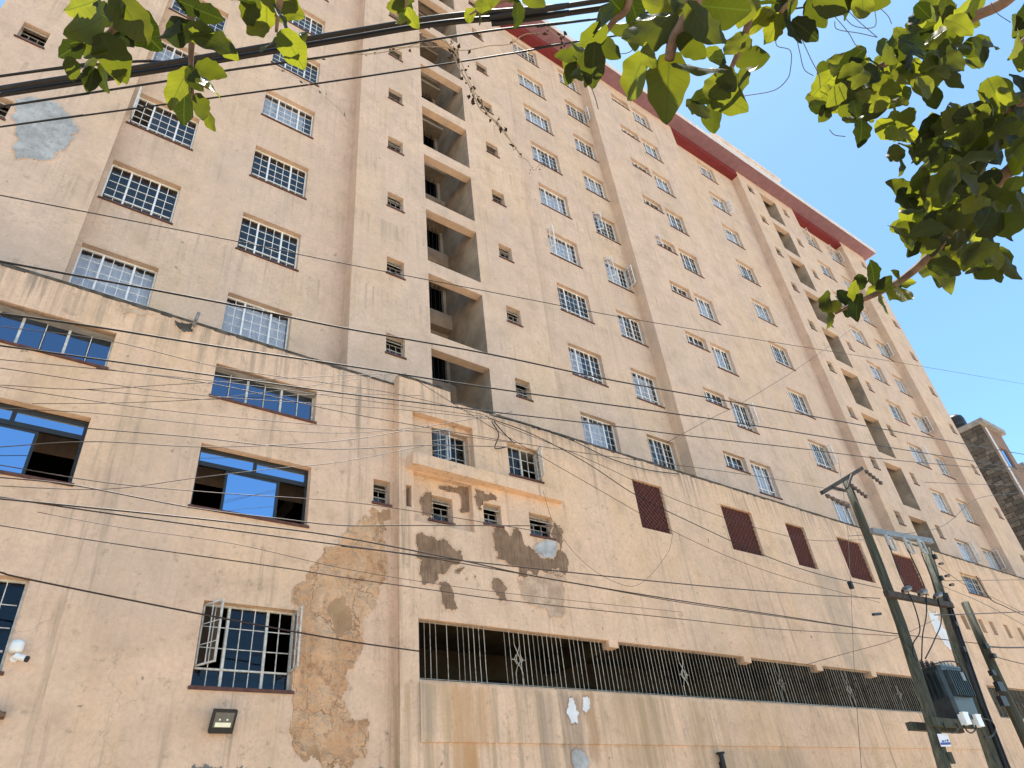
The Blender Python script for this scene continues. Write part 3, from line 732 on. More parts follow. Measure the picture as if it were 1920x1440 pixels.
# lattice openings
slat_m = {}
for (a, b, c, d, dep) in [o for o in ops2 if len(o) > 4 and o[4] == .12]:
    mb = MB(); mb.box(a+.002, b-.002, Y2+.10, Y2+.118, c+.002, d-.002); tr = link('lattice_panel', mb.mesh('lattice_panel', M['trellis']), podium, world=True)
    W, H = b-a-.01, d-c-.01
    for sgn in (1, -1):
        s = -H
        while s < W:
            u0, u1 = max(0, s), min(W, s+H)
            if u1-u0 > .05:
                v0, v1 = u0-s, u1-s
                xa, xb = (a+.005+u0, a+.005+u1) if sgn == 1 else (b-.005-u0, b-.005-u1)
                q = MB(); yy = Y2+.088 if sgn == 1 else Y2+.076
                q.bar((xa, yy, c+.005+v0), (xb, yy, c+.005+v1), .01, .022, Vector((0,1,0)))
                link('slat', q.mesh('slat', M['slat']), tr, world=True)
            s += .17
# podium windows
put_window(podium, 3.0,4.65,4.68,6.09, Y1, (2,3,2), 3, .30, mat='old_frame', gl='glass_old', opened=[('L', R(62)), ('R', R(86))], t=.032)
put_window(podium, -1.2,.46,4.74,6.12, Y1, (2,3,2), 3, .30, mat='old_frame', gl='glass_old', single=True, t=.032)
put_window(podium, 7.57,8.62,9.88,10.86, Y2+.18, (2,2), 3, None, mat='old_frame', gl='glass_old', opened=[('L', R(40))], t=.03)
put_window(podium, 9.70,10.73,9.96,10.92, Y2, (2,2), 3, None, mat='old_frame', gl='glass_old', opened=[('R', R(70))], t=.03)
put_window(podium, 34.2,36.2,10.0,10.95, Y2, (2,3,2), 3, None, mat='old_frame', gl='glass_old', single=True, t=.03)
put_small(podium, 7.41,8.04,8.36,9.0, Y2+.15, 3, 'worn_frame', .7); put_small(podium, 8.79,9.3,8.46,9.02, Y2, 2, 'worn_frame', .8)
put_small(podium, 10.14,10.86,8.42,9.03, Y2, 3, 'worn_frame', .7); put_small(podium, 6.1,6.5,8.55,9.14, Y1, 2, 'worn_frame', .3)
def clerestory(X0, X1, Z0, Z1):
    w_, h_ = X1-X0, Z1-Z0; f = MB(); t = .03; z0 = .046
    f.box(0,w_,0,.04,z0,z0+t); f.box(0,w_,0,.04,h_-t,h_); f.box(0,t,0,.04,z0+t,h_-t); f.box(w_-t,w_,0,.04,z0+t,h_-t)
    for i in range(1, 6):
        hw = .022 if i % 2 == 0 else .008; f.box(w_*i/6-hw, w_*i/6+hw, -.004, .04, z0+t, h_-t)
    win = link('clerestory_window', f.mesh('clerestory_frame', M['old_frame']), podium); win.location = Vector((X0, Y1+FD, Z0))-Vector(podium.location)
    for i in range(6): link('pane', unit_pane('film_dark'), win, (w_*i/6+.02, .02, z0+t), (random.gauss(0,.012), 0, random.gauss(0,.012)), (w_/6-.04, .004, h_-t-z0-t))
    link('sill', sill_mesh(round(w_,3)), win)
clerestory(-1.57,.62,10.15,11.02); clerestory(2.5,4.68,10.15,10.99)
def sliding(X0, X1, Z0, Z1, sx0, sx1):
    w_, h_ = X1-X0, Z1-Z0; f = MB(); t = .05; z0 = .046; zt = h_-.34
    f.box(0,w_,0,.07,z0,z0+t); f.box(0,w_,0,.07,h_-.075,h_); f.box(0,t,0,.07,z0+t,h_-.075); f.box(w_-t,w_,0,.07,z0+t,h_-.075)
    f.box(t,w_-t,-.006,.07,zt-.045,zt+.045); f.box(w_/2-.035,w_/2+.035,.0,.068,zt+.045,h_-.075)
    win = link('sliding_window', f.mesh('sliding_frame', M['black_frame']), podium); win.location = Vector((X0, Y1+FD, Z0))-Vector(podium.location)
    for a, b in ((t, w_/2-.035), (w_/2+.035, w_-t)): link('pane', unit_pane('film'), win, (a, .03, zt+.045), (random.gauss(0,.01),0,random.gauss(0,.01)), (b-a, .004, h_-.075-zt-.045))
    s = MB(); a, b = sx0, sx1; s.box(a,a+.05,.012,.045,z0+t,zt-.045); s.box(b-.05,b,.012,.045,z0+t,zt-.045); s.box(a+.05,b-.05,.012,.045,z0+t,z0+t+.04); s.box(a+.05,b-.05,.012,.045,zt-.085,zt-.045)
    link('sash', s.mesh('sash', M['black_frame']), win)
    link('pane', unit_pane('film'), win, (a+.05, .03, z0+t+.04), (.012,0,.01), (b-a-.1, .004, zt-.085-z0-t-.04))
    link('sill', sill_mesh(round(w_,3)), win)
sliding(2.5,4.69,7.73,9.07, .56, 1.62); sliding(-1.57,.62,7.73,9.07, .45, 1.52)
# rooms behind the left wing
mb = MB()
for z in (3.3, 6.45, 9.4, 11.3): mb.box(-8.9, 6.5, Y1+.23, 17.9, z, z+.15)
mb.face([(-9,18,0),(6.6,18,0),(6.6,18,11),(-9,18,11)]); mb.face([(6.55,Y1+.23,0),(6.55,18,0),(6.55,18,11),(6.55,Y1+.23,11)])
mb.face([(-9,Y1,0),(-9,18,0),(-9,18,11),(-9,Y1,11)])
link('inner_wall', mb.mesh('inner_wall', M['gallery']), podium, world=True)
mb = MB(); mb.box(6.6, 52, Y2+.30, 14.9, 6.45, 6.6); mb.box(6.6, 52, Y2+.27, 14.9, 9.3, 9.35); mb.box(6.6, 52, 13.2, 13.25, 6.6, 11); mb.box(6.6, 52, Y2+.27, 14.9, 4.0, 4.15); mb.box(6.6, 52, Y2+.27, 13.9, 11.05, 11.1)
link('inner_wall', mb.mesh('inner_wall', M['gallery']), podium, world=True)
# patches
pp = lambda pts: c3(pts, 760, 860, 5.647)
from mathutils import noise as mnoise
def blister_patch(pxpts, Y):
    poly = ragged([(p.x, p.z) for p in [at(a, b, Y) for a, b in pxpts]], .16, 3)
    xs = [p[0] for p in poly]; zs = [p[1] for p in poly]; st_ = .028
    nx = int((max(xs)-min(xs))/st_)+2; nz = int((max(zs)-min(zs))/st_)+2; mb = MB(); idx = {}
    def height(x, z):
        v = Vector((x*1.15+.35*mnoise.noise(Vector((x*1.5, 0, z*.9))), 3.0, z*.62+.35*mnoise.noise(Vector((x*1.2, 5, z)))))
        d, _ = mnoise.voronoi(v*1.7, distance_metric='DISTANCE', exponent=2.5)
        plate = min(1, (d[1]-d[0])*5.0); lump = mnoise.fractal(Vector((x*2.4, 1, z*1.5)), 1.0, 2.0, 4)
        cell = mnoise.noise(Vector((round(v.x*1.7, 0), 9, round(v.z*1.7, 0))))
        h = .004+.014*plate+.010*lump+.006*cell
        fallen = mnoise.fractal(Vector((x*1.3+7, 2, z*.9)), 1.0, 2.0, 5) > .42
        return max(.003, .003 if fallen else h), fallen, plate
    ins = {}
    def inp(i, j):
        if (i, j) not in ins: ins[i, j] = inside((min(xs)+(i+.5)*st_, min(zs)+(j+.5)*st_), poly)
        return ins[i, j]
    info = {}
    def vert(i, j):
        if (i, j) not in idx:
            x = min(xs)+i*st_+random.uniform(-.009, .009); z = min(zs)+j*st_+random.uniform(-.009, .009); h, f, pl = height(x, z); idx[i, j] = len(mb.v); info[i, j] = (f, pl); mb.v.append((x, Y-h, z))
        return idx[i, j]
    for i in range(nx):
        for j in range(nz):
            if not inp(i, j): continue
            q = [(i,j),(i+1,j),(i+1,j+1),(i,j+1)]; mb.f.append(tuple(vert(*k) for k in q)); mb.mi.append(1 if sum(info[k][0] for k in q) >= 2 else 0)
    # skirt back to the wall
    for i in range(nx):
        for j in range(nz):
            if not inp(i, j): continue
            for (di, dj, a, b) in ((-1,0,(i,j),(i,j+1)), (1,0,(i+1,j+1),(i+1,j)), (0,-1,(i+1,j),(i,j)), (0,1,(i,j+1),(i+1,j+1))):
                if not inp(i+di, j+dj):
                    pa, pb = mb.v[idx[a]], mb.v[idx[b]]; mb.face([pa, pb, (pb[0],Y+.002,pb[2]), (pa[0],Y+.002,pa[2])])
    return link('blistered_patch', mb.mesh('blistered_patch', [M['blister'], M['blister_bare']]), podium, world=True)

M['blister_bare'] = m_peel('bare_render_under_blisters', (.33, .20, .115), (.42, .265, .155), (.24, .14, .08), False)
blister_patch(c3([(505,60),(590,65),(600,120),(565,200),(575,300),(570,420),(540,480),(520,590),(455,650),(440,740),(440,840),(400,910),(360,925),(375,990),(340,1060),(360,1110),(390,1190),(440,1190),(480,1180),(485,1290),(460,1390),(330,1420),(230,1410),(170,1380),(115,1385),(90,1290),(85,1130),(90,1050),(80,1000),(95,880),(112,760),(112,650),(75,560),(100,470),(170,400),(220,330),(300,270),(340,240),(370,170),(440,130),(500,110)],520,930,2.825), Y1)
NB = Y2+.15
patch(podium, 'peeled_patch', pp([(150,455),(200,350),(285,352),(285,560),(285,625),(170,600),(165,500)]), NB, 'peel_brown', .003)
patch(podium, 'peeled_patch', pp([(355,275),(440,280),(510,310),(620,290),(690,310),(690,560),(650,570),(560,550),(555,370),(420,345),(360,330)]), NB, 'peel_brown', .003)
for pts, mt in (([(735,310),(800,340),(900,350),(960,400),(960,455),(820,455),(815,560),(760,540),(740,430)], 'peel_brown'),
    ([(105,800),(170,780),(200,800),(270,800),(330,870),(400,840),(450,880),(500,950),(580,960),(580,1130),(480,1140),(440,1200),(330,1230),(340,1300),(290,1340),(190,1350),(160,1250),(130,1180),(170,1080),(110,1010)], 'peel_brown'),
    ([(330,1290),(430,1290),(500,1380),(510,1480),(540,1560),(490,1620),(440,1600),(380,1480),(350,1400)], 'peel_brown'),
    ([(930,740),(990,720),(1060,750),(1090,820),(1130,740),(1190,740),(1230,800),(1300,920),(1380,1000),(1480,1050),(1540,1060),(1600,990),(1610,890),(1570,875),(1560,690),(1600,670),(1670,760),(1690,1000),(1690,1240),(1500,1210),(1390,1250),(1300,1200),(1240,1260),(1190,1280),(1200,1150),(1080,1120),(1030,1080),(950,1080),(940,900)], 'peel_brown'),
    ([(1192,1283),(1240,1262),(1300,1203),(1390,1253),(1500,1213),(1688,1243),(1680,1440),(1690,1620),(1600,1680),(1500,1600),(1350,1560),(1230,1450)], 'peel_mix'),
    ([(910,1290),(960,1260),(1010,1280),(1050,1420),(1080,1500),(1010,1520),(950,1420)], 'peel_brown'),
    ([(640,1260),(660,1250),(665,1285),(645,1290)], 'peel_brown'), ([(730,1230),(755,1240),(750,1280),(732,1275)], 'peel_brown'), ([(540,1170),(600,1150),(640,1145),(590,1190),(545,1200)], 'peel_brown')):
    patch(podium, 'peeled_patch', pp(pts), Y2, mt, .004, .17, 3)
patch(podium, 'cement_patch', pp([(1350,930),(1430,885),(1600,880),(1610,920),(1570,1050),(1500,1050),(1400,1010)]), Y2, 'cement', .008)
q3 = lambda pts: c3(pts, 700, 1100, 3.556)
patch(podium, 'filler_patch', q3([(1300,740),(1330,740),(1345,800),(1365,860),(1360,915),(1310,920),(1290,850)]), Y2-.034, 'whitewash', .004)
patch(podium, 'filler_patch', q3([(1390,740),(1430,730),(1440,800),(1410,855),(1385,830)]), Y2-.034, 'whitewash', .004)
patch(podium, 'cement_patch', q3([(1330,1090),(1380,1088),(1430,1130),(1435,1200),(1400,1240),(1340,1230),(1315,1160)]), Y2, 'cement', .004)
patch(podium, 'whitewash_patch', [(1738,1142),(1757,1148),(1768,1178),(1792,1190),(1806,1205),(1800,1222),(1780,1218),(1768,1205),(1752,1185)], Y2, 'whitewash', .004)
patch(podium, 'peeled_patch', c3([(860,1010),(1000,1060),(1130,1090),(1210,1110),(1180,1130),(1050,1110),(960,1130),(900,1080)],60,380,5.333), Y1, 'peel_mix', .003)
# hole with a drain stub in the parapet
patch(podium, 'hole', c3([(1410,1165),(1470,1200),(1600,1200),(1620,1300),(1520,1300),(1430,1230)],60,380,5.333), Y1, 'coping', .004, .08)
mb = MB(); a = at(362,612,Y1); mb.tube([a+Vector((0,.1,-.02)), a+Vector((0,-.18,.05)), a+Vector((.02,-.22,.22))], .035, 8); link('drain_stub', mb.mesh('drain_stub', M['galv']), podium, world=True)

# ------------------------------------------------------------------ things fixed on the wall
def floodlight():
    t = thing('floodlight', 'black square floodlight with pale reflector fixed below the open window', 'floodlight', (3.53, Y1, 4.17))
    mb = MB(); mb.box(-.04,.04,-.10,0,-.05,.05); link('bracket', mb.mesh('bracket', M['black_metal']), t)
    rot = Matrix.Rotation(R(28), 3, 'X')
    def tb(boxes, nm, mt):
        mb = MB()
        for (x0,x1,y0,y1,z0,z1) in boxes: mb.obox(rot @ Vector(((x0+x1)/2,(y0+y1)/2,(z0+z1)/2))+Vector((0,-.17,0)), rot @ Vector(((x1-x0)/2,0,0)), rot @ Vector((0,(y1-y0)/2,0)), rot @ Vector((0,0,(z1-z0)/2)))
        return link(nm, mb.mesh(nm, M[mt]), t)
    tb([(-.18,.18,0,.07,-.17,.17)], 'housing', 'black_metal'); tb([(-.18,.18,-.02,0,.14,.17),(-.18,.18,-.02,0,-.17,-.09),(-.18,-.15,-.02,0,-.09,.14),(.15,.18,-.02,0,-.09,.14)], 'bezel', 'black_metal')
    tb([(-.149,.149,-.008,-.001,-.089,.139)], 'lens', 'lampglass'); tb([(-.12,.12,-.016,-.0085,-.075,-.01)], 'reflector', 'led'); tb([(-.075,-.05,-.014,-.0085,.02,.045)], 'led_chip', 'led'); tb([(.04,.065,-.014,-.0085,.02,.045)], 'led_chip', 'led')
floodlight()
t = thing('wireless_router', 'white rounded wireless box mounted beside the left window', 'router', (.545, Y1, 5.10))
mb = MB(); mb.lathe((0,0,0), [(.03,-.09),(.075,-.085),(.09,-.05),(.09,.03),(.075,.075),(.03,.085)], 16); o = link('housing', mb.mesh('housing', M['white_plastic'], True), t, (0,-.09,0)); mb = MB(); mb.box(-.05,.05,-.06,0,-.03,.03); link('bracket', mb.mesh('bracket', M['galv']), t)
t = thing('security_camera', 'small white bullet security camera beneath the rounded wireless box', 'camera', (.56, Y1, 4.95))
mb = MB(); mb.tube([(0,0,0),(0,-.03,0)], .05, 12); link('base', mb.mesh('base', M['white_plastic']), t)
mb = MB(); mb.tube([(0,-.03,0),(.03,-.1,0)], .018, 8); link('arm', mb.mesh('arm', M['white_plastic']), t)
mb = MB(); mb.tube([(.0,-.13,.01),(.13,-.19,-.035)], .042, 12); link('body', mb.mesh('body', M['white_plastic']), t); mb = MB(); mb.tube([(.131,-.1905,-.0355),(.16,-.204,-.046)], .043, 12); link('lens_hood', mb.mesh('lens_hood', M['black_metal']), t)
t = thing('wall_lamp', 'black tubular up-and-down lamp low on the wall below the gallery', 'lamp', (15.05, Y2, 3.5))
mb = MB(); mb.tube([(0,-.1,-.5),(0,-.1,.21)], .06, 14); link('tube', mb.mesh('tube', M['black_metal'], False), t); mb = MB(); mb.tube([(0,-.1,.2105),(0,-.1,.25)], .10, 14); link('cap', mb.mesh('cap', M['black_metal']), t); mb = MB(); mb.box(-.03,.03,-.06,0,-.35,.05); link('bracket', mb.mesh('bracket', M['black_metal']), t)
t = thing('timber_bracket', 'short brown timber bracket end poking in at the left edge', 'bracket', (.55, Y1, 4.2))
mb = MB(); mb.box(-.5,.1,-.2,0,-.04,.02); link('beam', mb.mesh('beam', M['bark']), t); mb = MB(); mb.face([(-.3,-.1,.02),(.1,-.1,.02),(-.1,-.1,.12)]); mb.face([(-.3,-.04,.02),(-.1,-.04,.12),(.1,-.04,.02)]); mb.face([(-.3,-.1,.02),(-.1,-.1,.12),(-.1,-.04,.12),(-.3,-.04,.02)]); mb.face([(.1,-.1,.02),(.1,-.04,.02),(-.1,-.04,.12),(-.1,-.1,.12)]); link('gusset', mb.mesh('gusset', M['bark']), t)

# ------------------------------------------------------------------ neighbouring building
NX = 52.0; nb = thing('neighbour_building', 'distant red-brown building with rough dark stone side wall beyond the tower corner', 'building', (NX+4, 13.0, 0))
NY, NZ = 12.93, 24.3
mb = MB(); wall_quads(mb, NX, NX+3.2, 0, NZ, NY, [(NX+1.2, NX+2.4, NZ-3.0, NZ-1.4)], .15); mb.face([(NX+3.2,NY,0),(NX+3.2,20,0),(NX+3.2,20,NZ),(NX+3.2,NY,NZ)])
wall_quads(mb, NX+3.2, NX+14, 0, NZ-2.6, NY, [(NX+4+3*i, NX+5.3+3*i, NZ-5.5-3*j, NZ-4-3*j) for i in range(3) for j in range(4)], .15)
link('wall', mb.mesh('neighbour_wall', M['neighbour']), nb, world=True)
mb = MB(); mb.box(NX-.25, NX+3.4, NY-.3, 20, NZ, NZ+.35); mb.box(NX+3.25, NX+14.2, NY-.3, 20, NZ-2.6, NZ-2.3); link('roof', mb.mesh('neighbour_roof', M['concrete']), nb, world=True)
mb = MB(); mb.box(NX+.10, NX+3, NY+.2, 19.8, 0, NZ-.05); core = link('side_wall', mb.mesh('side_wall', M['stone']), nb, world=True)
mb = MB(); mb.box(-.5,.5,-.5,.5,-.5,.5); sm = mb.mesh('stone', M['stone'])
for j in range(44):
    z = NZ-.16-j*.31; y = NY+.02-(.3 if j % 2 else 0)
    while y < NY+3.3:
        L = random.uniform(.45, .8); y0 = max(y, NY+.012); y1 = y+L
        if y1-y0 > .1:
            o = link('stone', sm, core, world=True); o.location = (NX+.05-random.uniform(0,.06), (y0+y1)/2, z); o.scale = (.16, y1-y0-.025, .285)
        y = y1
mb = MB(); mb.tube([(NX+.35,NY-.08,0),(NX+.35,NY-.08,NZ-.2)], .06, 8); link('drain_pipe', mb.mesh('drain_pipe', M['white_plastic']), nb, world=True)
for (xa,xb,za,zb) in [(NX+1.2, NX+2.4, NZ-3.0, NZ-1.4)]+[(NX+4+3*i, NX+5.3+3*i, NZ-5.5-3*j, NZ-4-3*j) for i in range(3) for j in range(4)]:
    mb = MB(); mb.box(xa,xb,NY+.10,NY+.14,za,zb); wn = link('window', mb.mesh('window', M['film']), nb, world=True)
t = thing('water_tank', 'black ribbed water tank on the distant roof beside the tower', 'tank', (NX+.6, 14.4, NZ+.35))
mb = MB(); mb.lathe((0,0,0), [(.55,0),(.6,.05),(.6,.35),(.57,.4),(.6,.45),(.6,.8),(.57,.85),(.6,.9),(.55,1.15),(.3,1.35)], 20); link('tank_body', mb.mesh('tank_body', M['tank'], True), t); mb = MB(); mb.lathe((0,0,0), [(.2,1.351),(.2,1.42)], 14); link('lid', mb.mesh('lid', M['tank']), t)

# ------------------------------------------------------------------ electricity poles
def pole_pts(px, Y): return [at(a, b, Y) for a, b in px]
def ext(pts):        # down to the ground along the last slope
    a, b = pts[-2], pts[-1]; d = (b-a); k = b.z/(-d.z); return pts+[b+d*k]
YP = 8.0
hf = thing('transformer_pole_frame', 'pair of green treated wooden poles joined by cross-arms carrying a transformer', 'utility pole', (18, YP, 0))
p1 = [Vector((17.93,YP,9.75)), Vector((17.90,YP,8.6)), Vector((17.82,YP,7.2)), Vector((17.68,YP,5.8)), Vector((17.34,YP,4.06)), Vector((16.98,YP,2.77)), Vector((16.3,YP,0))]
p2 = [Vector((21.05,YP,8.22)), Vector((20.61,YP,6.94)), Vector((20.2,YP,5.64)), Vector((19.65,YP,3.99)), Vector((19.36,YP,2.76)), Vector((18.7,YP,0))]
mb = MB(); mb.tube(p1, [.10,.105,.112,.12,.13,.135,.145], 14); link('pole', mb.mesh('pole', M['wood_pole'], True), hf, world=True)
mb = MB(); mb.tube(p2, [.11,.12,.13,.14,.15,.16], 14); link('pole', mb.mesh('pole', M['wood_pole'], True), hf, world=True)
def arm(a, b, w_=.10, h_=.11, mat='galv', nm='cross_arm', thick=YP):
    mb = MB(); mb.bar(a, b, w_, h_); return link(nm, mb.mesh(nm, M[mat]), hf, world=True)
yf = YP-.17
top_a, top_b = at(1541,924,yf), at(1616,878,yf); 
arm(top_a, top_b, .08, .10, 'arm'); arm(at(1562,914,yf-.06), at(1585,920,yf-.06), .05, .06, 'arm', 'brace'); arm(at(1597,890,yf-.06), at(1588,916,yf-.06), .06, .06, 'arm', 'brace')
a2, b2 = Vector((17.80,yf,8.12)), Vector((21.12,yf,8.40)); ca = arm(a2, b2, .12, .14, 'galv')
a3, b3 = Vector((17.2,yf,6.42)), Vector((20.5,yf,6.50)); cb = arm(a3, b3, .12, .14, 'arm')
a4, b4 = at(1742,1353,yf), at(1838,1360,yf); arm(a4, b4, .12, .16, 'wood_pole', 'platform_beam')
mb = MB(); mb.bar(a4+Vector((0,.45,0)), b4+Vector((0,.45,0)), .12, .16); link('platform_beam', mb.mesh('platform_beam', M['wood_pole']), hf, world=True)
mb = MB(); mb.bar(at(1637,1152,yf), at(1651,1151,yf), .06, .05); link('bolt', mb.mesh('bolt', M['black_metal']), hf, world=True)
def insul(c, d, n=4, r=.06, L=.36, mat='porcelain', nm='insulator'):
    mb = MB(); d = Vector(d).normalized(); pts = []; rd = []
    for i in range(n*2+1): pts.append(Vector(c)+d*(L*i/(n*2))); rd.append(r if i % 2 else r*.45)
    mb.tube(pts, rd, 10); return link(nm, mb.mesh(nm, M[mat]), hf, world=True)
insul(at(1548,928,yf-.05), (.9,-.2,-.35), 5, .06, .75); insul(at(1594,908,yf-.05), (.9,0,-.35), 5, .06, .7); insul(at(1622,882,yf-.05), (.9,0,-.35), 5, .06, .75)
for k, (u, v) in enumerate(((1668,1015),(1702,1021),(1727,1022))):      # drop-out fuses on the upper arm
    c = at(u, v, yf-.08); mb = MB(); mb.tube([c+Vector((-.09,0,.16)), c+Vector((-.09,0,-.22))], .045, 8); mb.tube([c+Vector((.11,-.03,.1)), c+Vector((.11,-.03,-.24))], .03, 8)
    mb.box(c.x-.1, c.x+.12, c.y-.03, c.y+.01, c.z+.08, c.z+.13); mb.box(c.x-.1, c.x+.12, c.y-.03, c.y+.01, c.z-.25, c.z-.2); link('fuse_cutout', mb.mesh('fuse_cutout', M['grey_porcelain']), hf, world=True)
for k in range(3):                                                    # inclined insulators on the lower arm
    c = a3.lerp(b3, .28+.24*k)+Vector((0,-.1,.10)); mb = MB(); mb.tube([c+Vector((-.26,0,-.02)), c+Vector((-.1,0,.04)), c+Vector((.12,0,.10)), c+Vector((.22,0,.14))], [.04,.075,.075,.05], 8); link('insulator', mb.mesh('insulator', M['porcelain']), hf, world=True)
for k in range(5):                                                    # cleats and boxes up the second pole
    c = p2[0].lerp(p2[1], .25+.5*k)+Vector((.02,-.17,0)); mb = MB(); mb.box(c.x-.16,c.x-.06,c.y-.06,c.y+.04,c.z-.06,c.z+.06); link('cable_cleat', mb.mesh('cable_cleat', M['black_metal']), hf, world=True)
for dx, dz in ((.16, 0), (.18,-.35), (.2,-.6)):
    c = p2[0]+Vector((dx-.05,-.1,dz-.45)); mb = MB(); mb.tube([c, c+Vector((.16,-.02,.03))], [.035,.045], 8); link('insulator', mb.mesh('insulator', M['porcelain']), hf, world=True)
mb = MB(); tp = [p2[1]+Vector((-.12,-.13,-.1)), p2[2]+Vector((-.1,-.15,0)), p2[3]+Vector((-.02,-.17,0)), p2[4]+Vector((.05,-.18,0)), p2[5]+Vector((.9,-.3,0))]
mb.tube(tp, .055, 8); mb.tube([p+Vector((.05,-.05,0)) for p in tp], .03, 6); link('riser_cable', mb.mesh('riser_cable', M['cable']), hf, world=True)
# plate on the first pole
sg = thing('pole_sign', 'small white and blue plate nailed to the nearer wooden pole', 'sign', at(1770,1390,yf-.02))
c0 = at(1770,1390,yf-.02); tl, tr_, br, bl = [at(*q, yf-.02)-c0 for q in ((1757,1376),(1777,1376),(1784,1399),(1765,1400))]
def plate(nm, quad, off, mt):
    mb = MB(); f = [q+Vector((0,-off,0)) for q in quad]; b_ = [q+Vector((0,-off+.004,0)) for q in quad]
    mb.face(f); mb.face(b_[::-1])
    for i in range(4): j = (i+1) % 4; mb.face([f[j], f[i], b_[i], b_[j]])
    return link(nm, mb.mesh(nm, M[mt]), sg)
def sub(u0,u1,v0,v1): P = lambda u,v: (tl.lerp(tr_,u)).lerp(bl.lerp(br,u), v); return [P(u0,v0),P(u1,v0),P(u1,v1),P(u0,v1)]
plate('board', [tl,tr_,br,bl], 0, 'sign_white'); plate('blue_band', sub(.03,.97,.68,.88), .006, 'sign_blue'); plate('lettering', sub(.22,.42,.52,.64), .006, 'sign_blue'); plate('lettering', sub(.50,.62,.50,.62), .006, 'sign_blue'); plate('lettering', sub(.72,.86,.44,.63), .006, 'sign_blue')
mb = MB(); a = at(1779,1410,yf); b = at(1788,1432,yf); mb.bar(a, b, .05, .12); link('batten', mb.mesh('batten', M['wood_pole']), hf, world=True)
# transformer on the platform
tb = Vector((18.52, 8.0, (a4.z+b4.z)/2+.085)); tf = thing('transformer', 'dark grey pole-mounted transformer with bushings on its lid', 'transformer', tb); tf.scale = (.9, .9, .92)
mb = MB(); 
prof = [(-.54,-.36),(.54,-.36),(.62,-.28),(.62,.30),(.54,.38),(-.54,.38),(-.62,.30),(-.62,-.28)]
def prism(mb, prof, z0, z1, k0=1, k1=1):
    lo = [(x*k0,y*k0,z0) for x,y in prof]; hi = [(x*k1,y*k1,z1) for x,y in prof]; mb.face(lo[::-1]); mb.face(hi)
    for i in range(len(prof)): j = (i+1) % len(prof); mb.face([lo[i],lo[j],hi[j],hi[i]])
prism(mb, prof, .0, .42, .88, .93); prism(mb, prof, .4205, 1.18, .94, .94); link('tank', mb.mesh('tank', M['transformer']), tf)
mb = MB(); prism(mb, prof, 1.1805, 1.23, 1.0, 1.0); link('lid', mb.mesh('lid', M['transformer']), tf)
for i in range(9):
    mb = MB(); x = -.46+i*.115; mb.box(x-.012, x+.012, -.46, -.342, .5, 1.1); link('radiator_fin', mb.mesh('radiator_fin', M['transformer']), tf)
for i in range(5):
    mb = MB(); y = -.24+i*.13; mb.box(-.68, -.585, y-.012, y+.012, .5, 1.1); link('radiator_fin', mb.mesh('radiator_fin', M['transformer']), tf)
mb = MB(); mb.box(.15,.30,-.47,-.462,.86,1.06); link('rating_plate', mb.mesh('rating_plate', M['galv']), tf)
for i in range(3):
    mb = MB(); c = Vector((-.45+i*.28,.1,1.231)); mb.tube([c+Vector((0,0,z)) for z in (0,.05,.06,.11,.12,.17,.18,.24)], [.05,.05,.075,.045,.07,.04,.06,.02], 10); link('bushing', mb.mesh('bushing', M['porcelain']), tf)
for i in range(4):
    mb = MB(); c = Vector((-.15+i*.2,-.22,1.231)); mb.tube([c+Vector((0,0,z)) for z in (0,.04,.05,.1,.14)], [.035,.035,.055,.03,.015], 10); link('bushing', mb.mesh('bushing', M['grey_porcelain']), tf)
for k, (u,v) in enumerate(((1808,1348),(1832,1352))):
    c = at(u,v,yf-.12); mb = MB(); mb.box(c.x-.12,c.x+.12,c.y-.07,c.y+.07,c.z-.12,c.z+.10); mb.box(c.x-.13,c.x+.13,c.y-.08,c.y+.0,c.z+.1005,c.z+.13); link('fuse_box', mb.mesh('fuse_box', M['white_plastic']), hf, world=True)
# third pole
pl3 = thing('utility_pole', 'dark slim wooden pole with cable clamps at the right edge', 'utility pole', (21.6, YP, 0))
mb = MB(); p3 = [Vector((21.9,YP,6.8)), Vector((21.8,YP,5.7)), Vector((21.72,YP,4.8)), Vector((21.66,YP,3.3)), Vector((21.5,YP,0))]
mb.tube(p3, [.10,.11,.12,.13,.14], 12); link('pole', mb.mesh('pole', M['wood_pole'], True), pl3, world=True)
for (u,v,s) in ((1848,1212,.10),(1862,1230,.08),(1874,1288,.16),(1880,1315,.16),(1860,1262,.09)):
    c = at(u,v,yf); mb = MB(); mb.box(c.x-s,c.x+s,c.y-.06,c.y+.05,c.z-s*.7,c.z+s*.7); link('cable_clamp', mb.mesh('cable_clamp', M['black_metal']), pl3, world=True)

# ------------------------------------------------------------------ cables
def spline(pts, sub=6):
    P = [pts[0]*2-pts[1]]+list(pts)+[pts[-1]*2-pts[-2]]; out = []
    for i in range(1, len(P)-2):
        for k in range(sub):
            t = k/sub; a,b,c,d = P[i-1],P[i],P[i+1],P[i+2]
            out.append(.5*((2*b)+(c-a)*t+(2*a-5*b+4*c-d)*t*t+(3*b-a-3*c+d)*t*t*t))
    out.append(pts[-1]); return out
def cable(label, px, Y, rad, mat='cable', group='overhead cables', dist=None, ys=None):
    if dist is not None:
        pts = [atd(a, b, dist) for a, b in px]
        pts = [pts[0]+(pts[0]-pts[1]).normalized()*12]+pts
        if px[-1][0] > 1200: pts.append(pts[-1]+(pts[-1]-pts[-2]).normalized()*14)
    elif ys: pts = [at(a, b, yy) for (a, b), yy in zip(px, ys)]
    else: pts = [at(a, b, Y) for a, b in px]
    mb = MB(); mb.tube(spline(pts), rad*1.15, 6)
    o = link('overhead_cable', mb.mesh('overhead_cable', M[mat], True)); tag(o, label, 'cable', group); return o
cable('upper strand of the thick black cable bundle crossing the top-left leaves', [(-150,190),(0,166),(320,117),(640,62),(840,30),(1067,10),(1300,-25)], 0, .0135, dist=4.2)
